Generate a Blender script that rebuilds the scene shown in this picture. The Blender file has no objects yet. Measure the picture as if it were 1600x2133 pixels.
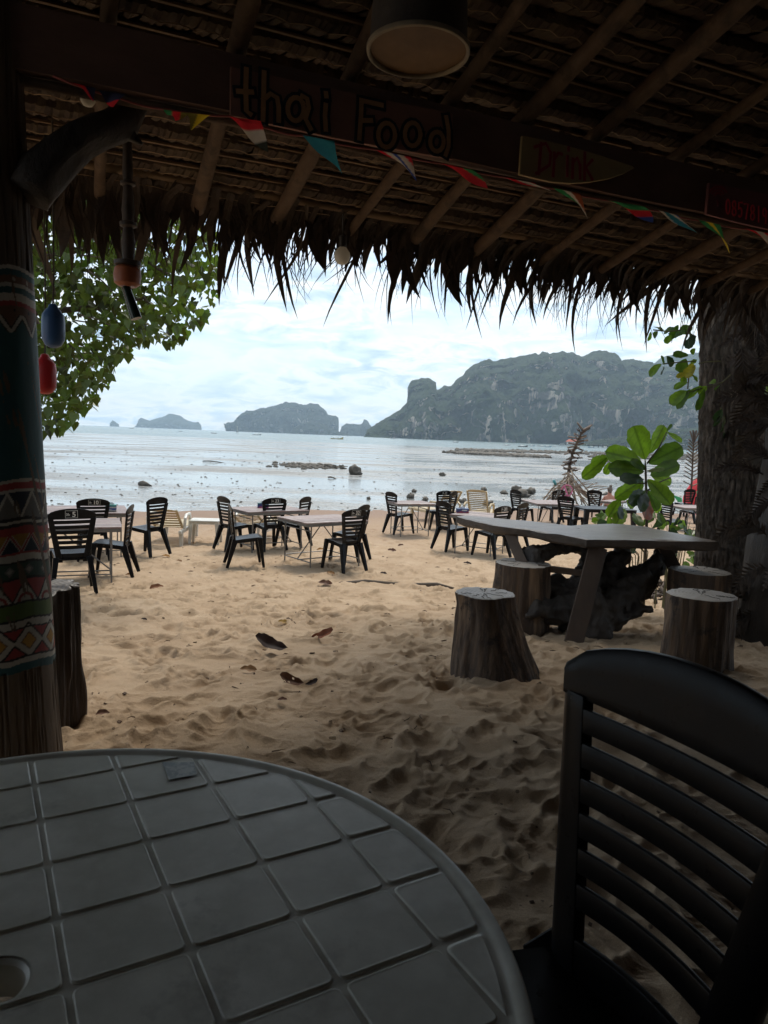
import bpy, bmesh, math, random
import numpy as np
from mathutils import Vector, Matrix, noise as mn
random.seed(7); RNG = np.random.default_rng(11)
R_ = math.radians
scene = bpy.context.scene
COL = scene.collection

# ------------------------------------------------------------------ camera
CZ, FPX, ROLL, PITCH = 1.25, 1500.0, R_(2.2), R_(5.98)
_F = Vector((0, math.cos(PITCH), -math.sin(PITCH))); _U0 = Vector((0, math.sin(PITCH), math.cos(PITCH))); _R0 = Vector((1, 0, 0))
_R = _R0*math.cos(ROLL)+_U0*math.sin(ROLL); _U = -_R0*math.sin(ROLL)+_U0*math.cos(ROLL)
cam = bpy.data.cameras.new('camera'); camo = bpy.data.objects.new('camera', cam); COL.objects.link(camo)
m = Matrix.Identity(4)
for i in range(3): m[i][0], m[i][1], m[i][2] = _R[i], _U[i], -_F[i]
m[2][3] = CZ
camo.matrix_world = m
cam.sensor_fit = 'VERTICAL'; cam.sensor_height = 36; cam.lens = 36*FPX/2133
cam.clip_start = 0.05; cam.clip_end = 20000
cam.dof.use_dof = True; cam.dof.focus_distance = 9.0; cam.dof.aperture_fstop = 15.0
scene.camera = camo

# ------------------------------------------------------------------ world, sun, exposure
HAZE_D = 0.00014
SUN_EL, SUN_AZ = R_(57), R_(8)          # azimuth measured from +Y towards +X
w = bpy.data.worlds.new('World'); scene.world = w; w.use_nodes = True
nt = w.node_tree; nt.nodes.clear()
def N(nt, t, **k):
    n = nt.nodes.new(t)
    for a, b in k.items():
        if a.startswith('i_'): n.inputs[a[2:].replace('_', ' ')].default_value = b
        else: setattr(n, a, b)
    return n
def ramp(nt, stops, src=None):
    r = nt.nodes.new('ShaderNodeValToRGB'); e = r.color_ramp.elements
    while len(e) > 1: e.remove(e[-1])
    e[0].position = stops[0][0]; e[0].color = (*stops[0][1], 1)
    for p, c in stops[1:]:
        q = e.new(p); q.color = (*c, 1)
    if src is not None: nt.links.new(src, r.inputs[0])
    return r
def mathn(nt, op, a, b=None, clamp=False):
    n = nt.nodes.new('ShaderNodeMath'); n.operation = op; n.use_clamp = clamp
    for i, v in enumerate((a, b)):
        if v is None: continue
        if isinstance(v, (int, float)): n.inputs[i].default_value = v
        else: nt.links.new(v, n.inputs[i])
    return n.outputs[0]
L = nt.links.new
sky = N(nt, 'ShaderNodeTexSky', sky_type='NISHITA', sun_disc=False, sun_elevation=SUN_EL, sun_rotation=SUN_AZ, altitude=0, air_density=1.0, dust_density=1.5, ozone_density=1.2)
tc = N(nt, 'ShaderNodeTexCoord')
sep = N(nt, 'ShaderNodeSeparateXYZ'); L(tc.outputs['Generated'], sep.inputs[0])
den = mathn(nt, 'ADD', mathn(nt, 'MAXIMUM', sep.outputs[2], 0.0), 0.22)
cx = mathn(nt, 'DIVIDE', sep.outputs[0], den); cy = mathn(nt, 'DIVIDE', sep.outputs[1], den)
cmb = N(nt, 'ShaderNodeCombineXYZ'); L(cx, cmb.inputs[0]); L(cy, cmb.inputs[1]); L(mathn(nt, 'MULTIPLY', sep.outputs[2], 3.0), cmb.inputs[2])
n1 = N(nt, 'ShaderNodeTexNoise', i_Scale=1.5, i_Detail=9.0, i_Roughness=0.62, i_Distortion=0.25); L(cmb.outputs[0], n1.inputs['Vector'])
n2 = N(nt, 'ShaderNodeTexNoise', i_Scale=4.5, i_Detail=10.0, i_Roughness=0.6, i_Distortion=0.6); L(cmb.outputs[0], n2.inputs['Vector'])
mask = ramp(nt, [(0.36, (0.15,)*3), (0.50, (0.72,)*3), (0.60, (0.97,)*3)], n1.outputs['Fac'])
shade = ramp(nt, [(0.32, (2.4, 3.6, 4.9)), (0.43, (3.9, 4.8, 5.5)), (0.54, (6.7, 6.7, 6.45)), (0.66, (4.7, 5.2, 5.5))], n2.outputs['Fac'])
mx = N(nt, 'ShaderNodeMix', data_type='RGBA'); L(mask.outputs[0], mx.inputs[0])
skm = N(nt, 'ShaderNodeMix', data_type='RGBA', blend_type='MULTIPLY'); skm.inputs[0].default_value = 1.0; L(sky.outputs[0], skm.inputs[6]); skm.inputs[7].default_value = (1.0, 1.0, 1.0, 1)
L(skm.outputs[2], mx.inputs[6]); L(shade.outputs[0], mx.inputs[7])
bg = N(nt, 'ShaderNodeBackground'); bg.inputs['Strength'].default_value = 0.10
L(mx.outputs[2], bg.inputs['Color'])
wo = N(nt, 'ShaderNodeOutputWorld'); L(bg.outputs[0], wo.inputs['Surface'])
sl = bpy.data.lights.new('sun', 'SUN'); sl.energy = 1.7; sl.angle = R_(18); sl.color = (1.0, 0.93, 0.82)
so = bpy.data.objects.new('sun', sl); COL.objects.link(so)
sd = Vector((math.sin(SUN_AZ)*math.cos(SUN_EL), math.cos(SUN_AZ)*math.cos(SUN_EL), math.sin(SUN_EL)))
so.rotation_euler = sd.to_track_quat('Z', 'Y').to_euler(); so.location = (0, 5, 30)
scene.view_settings.view_transform = 'Standard'; scene.view_settings.look = 'None'
scene.view_settings.exposure = 0.95; scene.view_settings.gamma = 1.0; scene.view_settings.use_curve_mapping = False
scene.cycles.max_bounces = 7; scene.cycles.diffuse_bounces = 4; scene.cycles.volume_bounces = 2
scene.cycles.use_denoising = True
scene.cycles.caustics_reflective = False; scene.cycles.caustics_refractive = False

# ------------------------------------------------------------------ view rays and the ground profile
GY = [-60, 0, 3, 4.5, 6.5, 8.5, 10, 13, 16, 20, 26, 200]; GZ = [0, 0, -.02, -.17, -.42, -.68, -.79, -.88, -.94, -1.04, -1.2, -1.4]
FLAT_Z = -1.08
def gz(Y): return float(np.interp(Y, GY, GZ))
def ray(x, y): return _F+_R*((x-800)/FPX)-_U*((y-1066.5)/FPX)
C0 = Vector((0, 0, CZ))
def PY(x, y, Y):
    d = ray(x, y); return C0+d*(Y/d.y)
def PZ(x, y, z):
    d = ray(x, y); return C0+d*((z-CZ)/d.z)
def PG(x, y):
    d = ray(x, y); Y = 1.0
    while Y < 25:
        z = CZ+d.z*Y/d.y
        if z < max(gz(Y), FLAT_Z): break
        Y += .01
    else: return PZ(x, y, FLAT_Z)
    return C0+d*(Y/d.y)

# ------------------------------------------------------------------ numpy noise
def _h(ix, iy, s):
    n = (ix.astype(np.int64)*374761393+iy.astype(np.int64)*668265263+s*974634777) & 0xffffffff
    n = ((n ^ (n >> 13))*1274126177) & 0xffffffff
    return ((n ^ (n >> 16)) & 0xffff)/65535.0
def vn(x, y, s=0):
    x = np.asarray(x, float); y = np.asarray(y, float)
    ix = np.floor(x); iy = np.floor(y); fx = x-ix; fy = y-iy
    fx = fx*fx*fx*(fx*(fx*6-15)+10); fy = fy*fy*fy*(fy*(fy*6-15)+10)
    a = _h(ix, iy, s); b = _h(ix+1, iy, s); c = _h(ix, iy+1, s); d = _h(ix+1, iy+1, s)
    return (a+(b-a)*fx)*(1-fy)+(c+(d-c)*fx)*fy
def fbm(x, y, o=4, s=0, r=.5):
    t = 0; a = 1; z = 0
    for i in range(o):
        t = t+a*vn(x*2**i+i*17.3, y*2**i-i*9.1, s+i); z += a; a *= r
    return t/z-.5

# ------------------------------------------------------------------ mesh building
def tag(o, label=None, cat=None, group=None, kind=None):
    if label: o['label'] = label
    if cat: o['category'] = cat
    if group: o['group'] = group
    if kind: o['kind'] = kind
    return o
def link(name, data, parent=None, loc=None, mat=None):
    o = bpy.data.objects.new(name, data); COL.objects.link(o)
    if parent: o.parent = parent
    if loc is not None: o.location = loc
    return o
def thing(name, label, cat, loc=(0, 0, 0), rz=0.0, group=None):
    o = link(name, None, None, loc); o.rotation_euler = (0, 0, rz); o.empty_display_size = .1
    return tag(o, label, cat, group)
def frame_from(d, up=Vector((0, 0, 1))):
    d = d.normalized()
    if abs(d.dot(up)) > .98: up = Vector((1, 0, 0))
    x = up.cross(d).normalized(); y = d.cross(x).normalized()
    return x, y, d
class MB:
    def __init__(s): s.v = []; s.f = []; s.mi = []; s.c = []
    def add(s, vs, fs, mi=0):
        o = len(s.v); s.v += [tuple(p) for p in vs]
        for f in fs: s.f.append(tuple(i+o for i in f)); s.mi.append(mi)
    def box(s, c, d, mat=None, mi=0, taper=1.0):
        hx, hy, hz = d[0]/2, d[1]/2, d[2]/2
        vs = [Vector((sx*hx*(taper if sz > 0 else 1), sy*hy*(taper if sz > 0 else 1), sz*hz)) for sz in (-1, 1) for sx, sy in ((-1, -1), (1, -1), (1, 1), (-1, 1))]
        if mat: vs = [mat @ p for p in vs]
        vs = [p+Vector(c) for p in vs]
        s.add(vs, [(3, 2, 1, 0), (4, 5, 6, 7), (0, 1, 5, 4), (1, 2, 6, 5), (2, 3, 7, 6), (3, 0, 4, 7)], mi)
    def bar(s, a, b, w0, d0, w1=None, d1=None, up=Vector((0, 1, 0)), mi=0):
        a = Vector(a); b = Vector(b); w1 = w0 if w1 is None else w1; d1 = d0 if d1 is None else d1
        x, y, z = frame_from(b-a, up)
        vs = []
        for p, w_, d_ in ((a, w0, d0), (b, w1, d1)):
            for sx, sy in ((-1, -1), (1, -1), (1, 1), (-1, 1)): vs.append(p+x*sx*w_/2+y*sy*d_/2)
        s.add(vs, [(3, 2, 1, 0), (4, 5, 6, 7), (0, 1, 5, 4), (1, 2, 6, 5), (2, 3, 7, 6), (3, 0, 4, 7)], mi)
    def tube(s, path, radii, n=8, mi=0, caps=True, jit=0.0, seed=0):
        path = [Vector(p) for p in path]
        if not hasattr(radii, '__len__'): radii = [radii]*len(path)
        vs = []; fs = []; x = None
        for i, p in enumerate(path):
            d = (path[min(i+1, len(path)-1)]-path[max(i-1, 0)])
            if d.length < 1e-9: d = Vector((0, 0, 1))
            d.normalize()
            if x is None: x = frame_from(d)[0]
            else:
                x = (x-d*x.dot(d)); x = x.normalized() if x.length > 1e-6 else frame_from(d)[0]
            y = d.cross(x)
            for k in range(n):
                a = 2*math.pi*k/n; r = radii[i]
                if jit: r *= 1+jit*(mn.noise(Vector((math.cos(a)*1.3+seed, math.sin(a)*1.3, i*.45+seed*3)))*1.6)
                vs.append(p+x*math.cos(a)*r+y*math.sin(a)*r)
        for i in range(len(path)-1):
            for k in range(n):
                a = i*n+k; b = i*n+(k+1) % n
                fs.append((a, b, b+n, a+n))
        if caps:
            fs.append(tuple(range(n-1, -1, -1))); q = (len(path)-1)*n; fs.append(tuple(range(q, q+n)))
        s.add(vs, fs, mi)
    def lathe(s, prof, n=24, c=(0, 0, 0), mi=0, cap=True):
        vs = []; fs = []
        for r, z in prof:
            for k in range(n):
                a = 2*math.pi*k/n; vs.append((c[0]+r*math.cos(a), c[1]+r*math.sin(a), c[2]+z))
        for i in range(len(prof)-1):
            for k in range(n):
                a = i*n+k; b = i*n+(k+1) % n; fs.append((a, b, b+n, a+n))
        if cap:
            fs.append(tuple(range(n-1, -1, -1))); q = (len(prof)-1)*n; fs.append(tuple(range(q, q+n)))
        s.add(vs, fs, mi)
    def grid(s, P, mi=0, flip=False, close=False):
        nu = len(P); nv = len(P[0]); vs = [p for r in P for p in r]; fs = []
        for i in range(nu-1):
            for j in range(nv-(0 if close else 1)):
                k = (j+1) % nv; q = (i*nv+j, i*nv+k, (i+1)*nv+k, (i+1)*nv+j)
                fs.append(q[::-1] if flip else q)
        s.add(vs, fs, mi)
    def slab(s, P, T, mi=0):
        """grid P of points, thickened by vector-valued T(point)->offset"""
        nu = len(P); nv = len(P[0]); Q = [[Vector(p)+T for p in r] for r in P] if isinstance(T, Vector) else [[Vector(p)+T(p) for p in r] for r in P]
        vs = [p for r in P for p in r]+[p for r in Q for p in r]; o = nu*nv; fs = []
        for i in range(nu-1):
            for j in range(nv-1):
                q = (i*nv+j, i*nv+j+1, (i+1)*nv+j+1, (i+1)*nv+j); fs.append(q); fs.append(tuple(k+o for k in q[::-1]))
        edge = [i*nv for i in range(nu)]+[(nu-1)*nv+j for j in range(1, nv)]+[i*nv+nv-1 for i in range(nu-2, -1, -1)]+[j for j in range(nv-2, 0, -1)]
        for a, b in zip(edge, edge[1:]+edge[:1]): fs.append((a, b, b+o, a+o))
        s.add(vs, fs, mi)
    def prism(s, pts, z0, z1, mi=0, bev=0.0):
        n = len(pts); c = Vector((sum(p[0] for p in pts)/n, sum(p[1] for p in pts)/n))
        rings = [(pts, z0), (pts, z1-bev)] if bev else [(pts, z0), (pts, z1)]
        if bev:
            ins = []
            for p in pts:
                d = Vector(p[:2])-c; d = d*(1-bev/max(d.length, 1e-6)); ins.append((c.x+d.x, c.y+d.y))
            rings.append((ins, z1))
        vs = [(p[0], p[1], z) for r, z in rings for p in r]; fs = []
        for k in range(len(rings)-1):
            for i in range(n): a = k*n+i; b = k*n+(i+1) % n; fs.append((a, b, b+n, a+n))
        fs.append(tuple(range(n-1, -1, -1))); q = (len(rings)-1)*n; fs.append(tuple(range(q, q+n)))
        s.add(vs, fs, mi)
    def mesh(s, name, mats, smooth=False, bevel=0.0, fix=True, seg=2):
        me = bpy.data.meshes.new(name); me.from_pydata(s.v, [], s.f)
        for mt in (mats if isinstance(mats, (list, tuple)) else [mats]): me.materials.append(mt)
        me.polygons.foreach_set('material_index', s.mi)
        if fix or bevel:
            bm = bmesh.new(); bm.from_mesh(me); bmesh.ops.recalc_face_normals(bm, faces=bm.faces)
            if bevel:
                es = [e for e in bm.edges if len(e.link_faces) == 2 and e.calc_face_angle(0) > .6]
                bmesh.ops.bevel(bm, geom=es, offset=bevel, segments=seg, profile=.6, affect='EDGES', clamp_overlap=True)
            bm.to_mesh(me); bm.free()
        if smooth: me.polygons.foreach_set('use_smooth', [True]*len(me.polygons))
        if smooth == 'auto': me.set_sharp_from_angle(angle=R_(38))
        me.update(); return me
    def build(s, name, mats, parent=None, smooth=False, bevel=0.0, fix=True, loc=None, seg=2):
        return link(name, s.mesh(name, mats, smooth, bevel, fix, seg), parent, loc)
def copy_tree(o, parent=None):
    c = o.copy(); COL.objects.link(c)
    if parent: c.parent = parent
    for ch in list(o.children): copy_tree(ch, c)
    return c

# ------------------------------------------------------------------ materials
MATS = {}
def mat(name, c1, c2=None, scale=8.0, rough=.7, bump=.0, bscale=None, stretch=(1, 1, 1), metal=0.0, detail=6, trans=0.0, c3=None, spec=.5, rvar=0.0, wear=None, bdist=.01, lo=.35, hi=.65, island=False):
    if name in MATS: return MATS[name]
    m_ = bpy.data.materials.new(name); m_.use_nodes = True; t = m_.node_tree; t.nodes.clear(); L = t.links.new
    out = N(t, 'ShaderNodeOutputMaterial'); b = N(t, 'ShaderNodeBsdfPrincipled')
    b.inputs['Roughness'].default_value = rough; b.inputs['Metallic'].default_value = metal; b.inputs['Specular IOR Level'].default_value = spec
    co = N(t, 'ShaderNodeTexCoord'); mp = N(t, 'ShaderNodeMapping'); mp.inputs['Scale'].default_value = stretch; L(co.outputs['Object'], mp.inputs[0])
    c2 = c2 or tuple(x*.7 for x in c1)
    no = N(t, 'ShaderNodeTexNoise', i_Scale=scale, i_Detail=float(detail), i_Roughness=.62); L(mp.outputs[0], no.inputs['Vector'])
    st = [(lo, c1), (hi, c2)]
    if c3: st = [(lo, c1), ((lo+hi)/2, c2), (hi, c3)]
    r = ramp(t, st, no.outputs['Fac']); colr = r.outputs[0]
    if rvar:
        oi = N(t, 'ShaderNodeNewGeometry' if island else 'ShaderNodeObjectInfo'); hs = N(t, 'ShaderNodeHueSaturation')
        rnd = oi.outputs['Random Per Island' if island else 'Random']
        L(mathn(t, 'ADD', mathn(t, 'MULTIPLY', rnd, rvar*2), 1-rvar), hs.inputs['Value']); L(colr, hs.inputs['Color'])
        L(mathn(t, 'ADD', mathn(t, 'MULTIPLY', rnd, rvar*.08), .5-rvar*.04), hs.inputs['Hue']); colr = hs.outputs[0]
    if wear:
        wn = N(t, 'ShaderNodeTexNoise', i_Scale=wear[1], i_Detail=8.0, i_Roughness=.7); L(co.outputs['Object'], wn.inputs['Vector'])
        wr = ramp(t, [(wear[2], (0, 0, 0)), (wear[2]+.08, (1, 1, 1))], wn.outputs['Fac']); wm = N(t, 'ShaderNodeMix', data_type='RGBA')
        L(wr.outputs[0], wm.inputs[0]); L(colr, wm.inputs[6]); wm.inputs[7].default_value = (*wear[0], 1); colr = wm.outputs[2]
    L(colr, b.inputs['Base Color'])
    if bump:
        bn = N(t, 'ShaderNodeTexNoise', i_Scale=bscale or scale*3, i_Detail=8.0, i_Roughness=.65); L(mp.outputs[0], bn.inputs['Vector'])
        bp = N(t, 'ShaderNodeBump', i_Strength=bump, i_Distance=bdist); L(bn.outputs['Fac'], bp.inputs['Height']); L(bp.outputs[0], b.inputs['Normal'])
        rr = mathn(t, 'ADD', mathn(t, 'MULTIPLY', bn.outputs['Fac'], .25), rough-.12); L(rr, b.inputs['Roughness'])
    if trans:
        tr = N(t, 'ShaderNodeBsdfTranslucent'); hs2 = N(t, 'ShaderNodeHueSaturation'); hs2.inputs['Value'].default_value = 1.5; hs2.inputs['Saturation'].default_value = 1.1; L(colr, hs2.inputs['Color']); L(hs2.outputs[0], tr.inputs['Color'])
        ms = N(t, 'ShaderNodeMixShader'); ms.inputs[0].default_value = trans; L(b.outputs[0], ms.inputs[1]); L(tr.outputs[0], ms.inputs[2]); L(ms.outputs[0], out.inputs['Surface'])
    else: L(b.outputs[0], out.inputs['Surface'])
    MATS[name] = m_; return m_
def attr_mat(name, rough=.6, bump=.3, bscale=60, stretch=(1, 1, 1), noise=.25, trans=0, nscale=14, spec=.5, bdist=.004):
    m_ = bpy.data.materials.new(name); m_.use_nodes = True; t = m_.node_tree; t.nodes.clear(); L = t.links.new
    out = N(t, 'ShaderNodeOutputMaterial'); b = N(t, 'ShaderNodeBsdfPrincipled'); b.inputs['Roughness'].default_value = rough; b.inputs['Specular IOR Level'].default_value = spec
    at = N(t, 'ShaderNodeAttribute', attribute_name='paint'); co = N(t, 'ShaderNodeTexCoord'); mp = N(t, 'ShaderNodeMapping'); mp.inputs['Scale'].default_value = stretch; L(co.outputs['Object'], mp.inputs[0])
    no = N(t, 'ShaderNodeTexNoise', i_Scale=float(nscale), i_Detail=8.0, i_Roughness=.7); L(mp.outputs[0], no.inputs['Vector'])
    r = ramp(t, [(.3, (1-noise,)*3), (.7, (1+noise*.4,)*3)], no.outputs['Fac'])
    mu = N(t, 'ShaderNodeMix', data_type='RGBA', blend_type='MULTIPLY'); mu.inputs[0].default_value = 1; L(at.outputs['Color'], mu.inputs[6]); L(r.outputs[0], mu.inputs[7]); L(mu.outputs[2], b.inputs['Base Color'])
    bn = N(t, 'ShaderNodeTexNoise', i_Scale=float(bscale), i_Detail=8.0); L(mp.outputs[0], bn.inputs['Vector'])
    bp = N(t, 'ShaderNodeBump', i_Strength=bump, i_Distance=bdist); L(bn.outputs['Fac'], bp.inputs['Height']); L(bp.outputs[0], b.inputs['Normal'])
    if trans:
        tr = N(t, 'ShaderNodeBsdfTranslucent'); L(mu.outputs[2], tr.inputs['Color']); ms = N(t, 'ShaderNodeMixShader'); ms.inputs[0].default_value = trans
        L(b.outputs[0], ms.inputs[1]); L(tr.outputs[0], ms.inputs[2]); L(ms.outputs[0], out.inputs['Surface'])
    else: L(b.outputs[0], out.inputs['Surface'])
    return m_
def paint(me, cols):
    a = me.color_attributes.new('paint', 'FLOAT_COLOR', 'POINT'); c = np.ones((len(me.vertices), 4)); c[:, :3] = cols; a.data.foreach_set('color', c.ravel())

M_black = mat('black_plastic', (.005, .005, .006), (.008, .008, .009), 9, .30, .08, 40, bdist=.002, spec=.13)
M_steel = mat('dull_steel', (.13, .13, .13), (.20, .19, .18), 12, .45, .1, metal=.6)
M_wood_dark = mat('dark_wood', (.05, .036, .026), (.11, .075, .05), 5, .75, .8, 9, (1, 1, .12), bdist=.02)
M_white_pl = mat('white_plastic', (.62, .61, .57), (.5, .48, .42), 6, .4, .1)
M_cream_pl = mat('cream_plastic', (.55, .45, .28), (.42, .33, .2), 5, .5, .15)
M_paintwhite = mat('white_print', (.6, .6, .58), (.5, .5, .48), 30, .6)

# ------------------------------------------------------------------ sand beach
def sand_mesh():
    Ys = list(np.arange(-14, 1.1, .35))
    Y = 1.1
    while Y < 31:
        Ys.append(Y); Y += .0042*(Y/2)**1.45 if Y > 1.6 else .006
    Ys = np.array(Ys)
    kd = np.linspace(-.66, .66, 620)
    ko = .66*np.power(1.25, np.arange(1, 16)); ko = ko[ko < 14]
    K = np.concatenate([-ko[::-1], kd, ko])
    YY = Ys[:, None]; XX = K[None, :]*(np.maximum(YY, 1.1)+.9)+0*YY
    YY = YY+0*XX
    Z = np.interp(YY-np.clip((YY-13)/6, 0, 1)*.42*np.clip(XX+3, -6, 9), GY, GZ)
    Z += .05*fbm(XX*.5, YY*.5, 3, 5)
    nearm = np.clip((17-YY)/6, 0, 1)
    lump = fbm(XX*2.6+.6*fbm(XX*2, YY*2, 2, 8), YY*3.4, 3, 21); ridg = 1-np.abs(fbm(XX*3.1, YY*4.3, 3, 31))*5
    Z += nearm*(.040*lump*np.clip(YY/4, .45, 1.15)+.014*np.clip(ridg, 0, 1)*np.clip(YY/5, .3, 1)+(.006+.008*np.clip((YY-3)/3, 0, 1))*fbm(XX*14, YY*16, 3, 41)+.0045*np.clip(vn(XX*1.3, YY*1.3, 77)*2.4-.8, 0, 1)*fbm(XX*42, YY*42, 2, 43))
    dense = (np.abs(K) <= .66)
    i0, i1 = np.where(dense)[0][[0, -1]]
    rng = np.random.default_rng(3)
    n = 6800
    ty = 1.3+17*rng.random(n)**.8; tk = rng.uniform(-.64, .64, n); tx = tk*(ty+.9)
    for q in range(n):
        cx_, cy_ = tx[q], ty[q]; a = rng.normal(1.35, .8); sc = rng.uniform(.35, 1.2)
        Lh, Wh, dep = .125*sc, .058*sc, rng.uniform(.006, .030)*sc*np.clip(.25+cy_/6, .45, 1.25)*np.clip((20-cy_)/6, .2, 1)
        r0 = np.searchsorted(Ys, cy_-.3); r1 = np.searchsorted(Ys, cy_+.3)
        if r1-r0 < 2: continue
        kl = (cx_-.3)/(cy_+.9); kr = (cx_+.3)/(cy_+.9); c0 = max(i0, np.searchsorted(K, min(kl, kr))-2); c1 = min(i1, np.searchsorted(K, max(kl, kr))+2)
        if c1-c0 < 2: continue
        x = XX[r0:r1, c0:c1]-cx_; y = YY[r0:r1, c0:c1]-cy_
        u = x*math.cos(a)+y*math.sin(a); v = -x*math.sin(a)+y*math.cos(a)
        v = v*(1+.25*np.sin(u*18))
        r = np.sqrt((u/Lh)**2+(v/Wh)**2)*(1+.18*np.sin(3*np.arctan2(v, u)+q))
        side = 1+.7*np.cos(np.arctan2(v, u)-q)
        d = -dep*np.exp(-r**3.2)+dep*.55*side*np.exp(-((r-1.3)/.28)**2)
        if q % 4 == 0 and cy_ < 6: d += .0012*np.sin(u*2*math.pi/.018)*np.exp(-(r/.9)**6)
        Z[r0:r1, c0:c1] += d
    f = fbm(XX*9, YY*9, 3, 61); Z += nearm*.012*f*np.clip(vn(XX*.9, YY*.9, 71)*2-.7, 0, 1)*2.2
    nu, nv = XX.shape
    co = np.stack([XX, YY, Z], -1).reshape(-1, 3)
    idx = np.arange(nu*nv).reshape(nu, nv)
    q = np.stack([idx[:-1, :-1], idx[:-1, 1:], idx[1:, 1:], idx[1:, :-1]], -1).reshape(-1, 4)
    me = bpy.data.meshes.new('sand_beach'); me.vertices.add(len(co)); me.vertices.foreach_set('co', co.ravel())
    me.loops.add(q.size); me.loops.foreach_set('vertex_index', q.ravel().astype(np.int32))
    me.polygons.add(len(q)); me.polygons.foreach_set('loop_start', np.arange(0, q.size, 4, dtype=np.int32)); me.polygons.foreach_set('loop_total', np.full(len(q), 4, np.int32))
    me.update(calc_edges=True); me.polygons.foreach_set('use_smooth', [True]*len(q)); me.validate()
    return me, Ys, K, Z
sand, SY, SK, SZ = sand_mesh()
def sh(x, y):
    """height of the built sand under (x, y)"""
    i = int(np.clip(np.searchsorted(SY, y), 1, len(SY)-1)); k = x/(max(y, 1.1)+.9); j = int(np.clip(np.searchsorted(SK, k), 1, len(SK)-1))
    return float(SZ[i, j]+SZ[i-1, j-1]+SZ[i, j-1]+SZ[i-1, j])/4
def sand_material():
    m_ = bpy.data.materials.new('sand'); m_.use_nodes = True; t = m_.node_tree; t.nodes.clear(); L = t.links.new
    out = N(t, 'ShaderNodeOutputMaterial'); b = N(t, 'ShaderNodeBsdfPrincipled'); b.inputs['Specular IOR Level'].default_value = .25
    co = N(t, 'ShaderNodeTexCoord'); O_ = co.outputs['Object']
    a = N(t, 'ShaderNodeTexNoise', i_Scale=1.7, i_Detail=8.0, i_Roughness=.65); L(O_, a.inputs['Vector'])
    c = ramp(t, [(.3, (.41, .29, .185)), (.55, (.48, .35, .23)), (.75, (.53, .40, .275))], a.outputs['Fac'])
    g = N(t, 'ShaderNodeTexNoise', i_Scale=420.0, i_Detail=3.0); L(O_, g.inputs['Vector']); gr = ramp(t, [(.3, (.72,)*3), (.7, (1.18,)*3)], g.outputs['Fac'])
    mu = N(t, 'ShaderNodeMix', data_type='RGBA', blend_type='MULTIPLY'); mu.inputs[0].default_value = 1; L(c.outputs[0], mu.inputs[6]); L(gr.outputs[0], mu.inputs[7])
    # dark debris specks
    v = N(t, 'ShaderNodeTexVoronoi', i_Scale=26.0); L(O_, v.inputs['Vector'])
    vm = N(t, 'ShaderNodeTexNoise', i_Scale=2.2, i_Detail=4.0); L(O_, vm.inputs['Vector'])
    rad = mathn(t, 'MULTIPLY', mathn(t, 'SUBTRACT', vm.outputs['Fac'], .36), .7)
    sp = mathn(t, 'LESS_THAN', v.outputs['Distance'], rad)
    wn = N(t, 'ShaderNodeTexWhiteNoise'); L(v.outputs['Position'], wn.inputs['Vector'])
    sp2 = mathn(t, 'MULTIPLY', sp, mathn(t, 'GREATER_THAN', wn.outputs['Value'], .72))
    m2 = N(t, 'ShaderNodeMix', data_type='RGBA'); L(mathn(t, 'MULTIPLY', sp2, .7), m2.inputs[0]); L(mu.outputs[2], m2.inputs[6]); m2.inputs[7].default_value = (.09, .06, .04, 1)
    # wetter band by the waterline
    se = N(t, 'ShaderNodeSeparateXYZ'); L(O_, se.inputs[0])
    wz = mathn(t, 'ADD', mathn(t, 'MULTIPLY', mathn(t, 'ADD', se.outputs[2], 0.93), -8.0), mathn(t, 'MULTIPLY', a.outputs['Fac'], .6), True)
    m3 = N(t, 'ShaderNodeMix', data_type='RGBA'); L(wz, m3.inputs[0]); L(m2.outputs[2], m3.inputs[6]); m3.inputs[7].default_value = (.22, .13, .075, 1)
    L(m3.outputs[2], b.inputs['Base Color']); L(mathn(t, 'SUBTRACT', .92, mathn(t, 'MULTIPLY', wz, .35)), b.inputs['Roughness'])
    f1 = N(t, 'ShaderNodeTexNoise', i_Scale=55.0, i_Detail=10.0, i_Roughness=.75); L(O_, f1.inputs['Vector'])
    bp = N(t, 'ShaderNodeBump', i_Strength=1.0, i_Distance=.018); L(f1.outputs['Fac'], bp.inputs['Height'])
    bp2 = N(t, 'ShaderNodeBump', i_Strength=.35, i_Distance=.002); L(g.outputs['Fac'], bp2.inputs['Height']); L(bp.outputs[0], bp2.inputs['Normal'])
    L(bp2.outputs[0], b.inputs['Normal']); L(b.outputs[0], out.inputs['Surface'])
    return m_
sand.materials.append(sand_material())
tag(link('sand_beach', sand), kind='structure')

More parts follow.
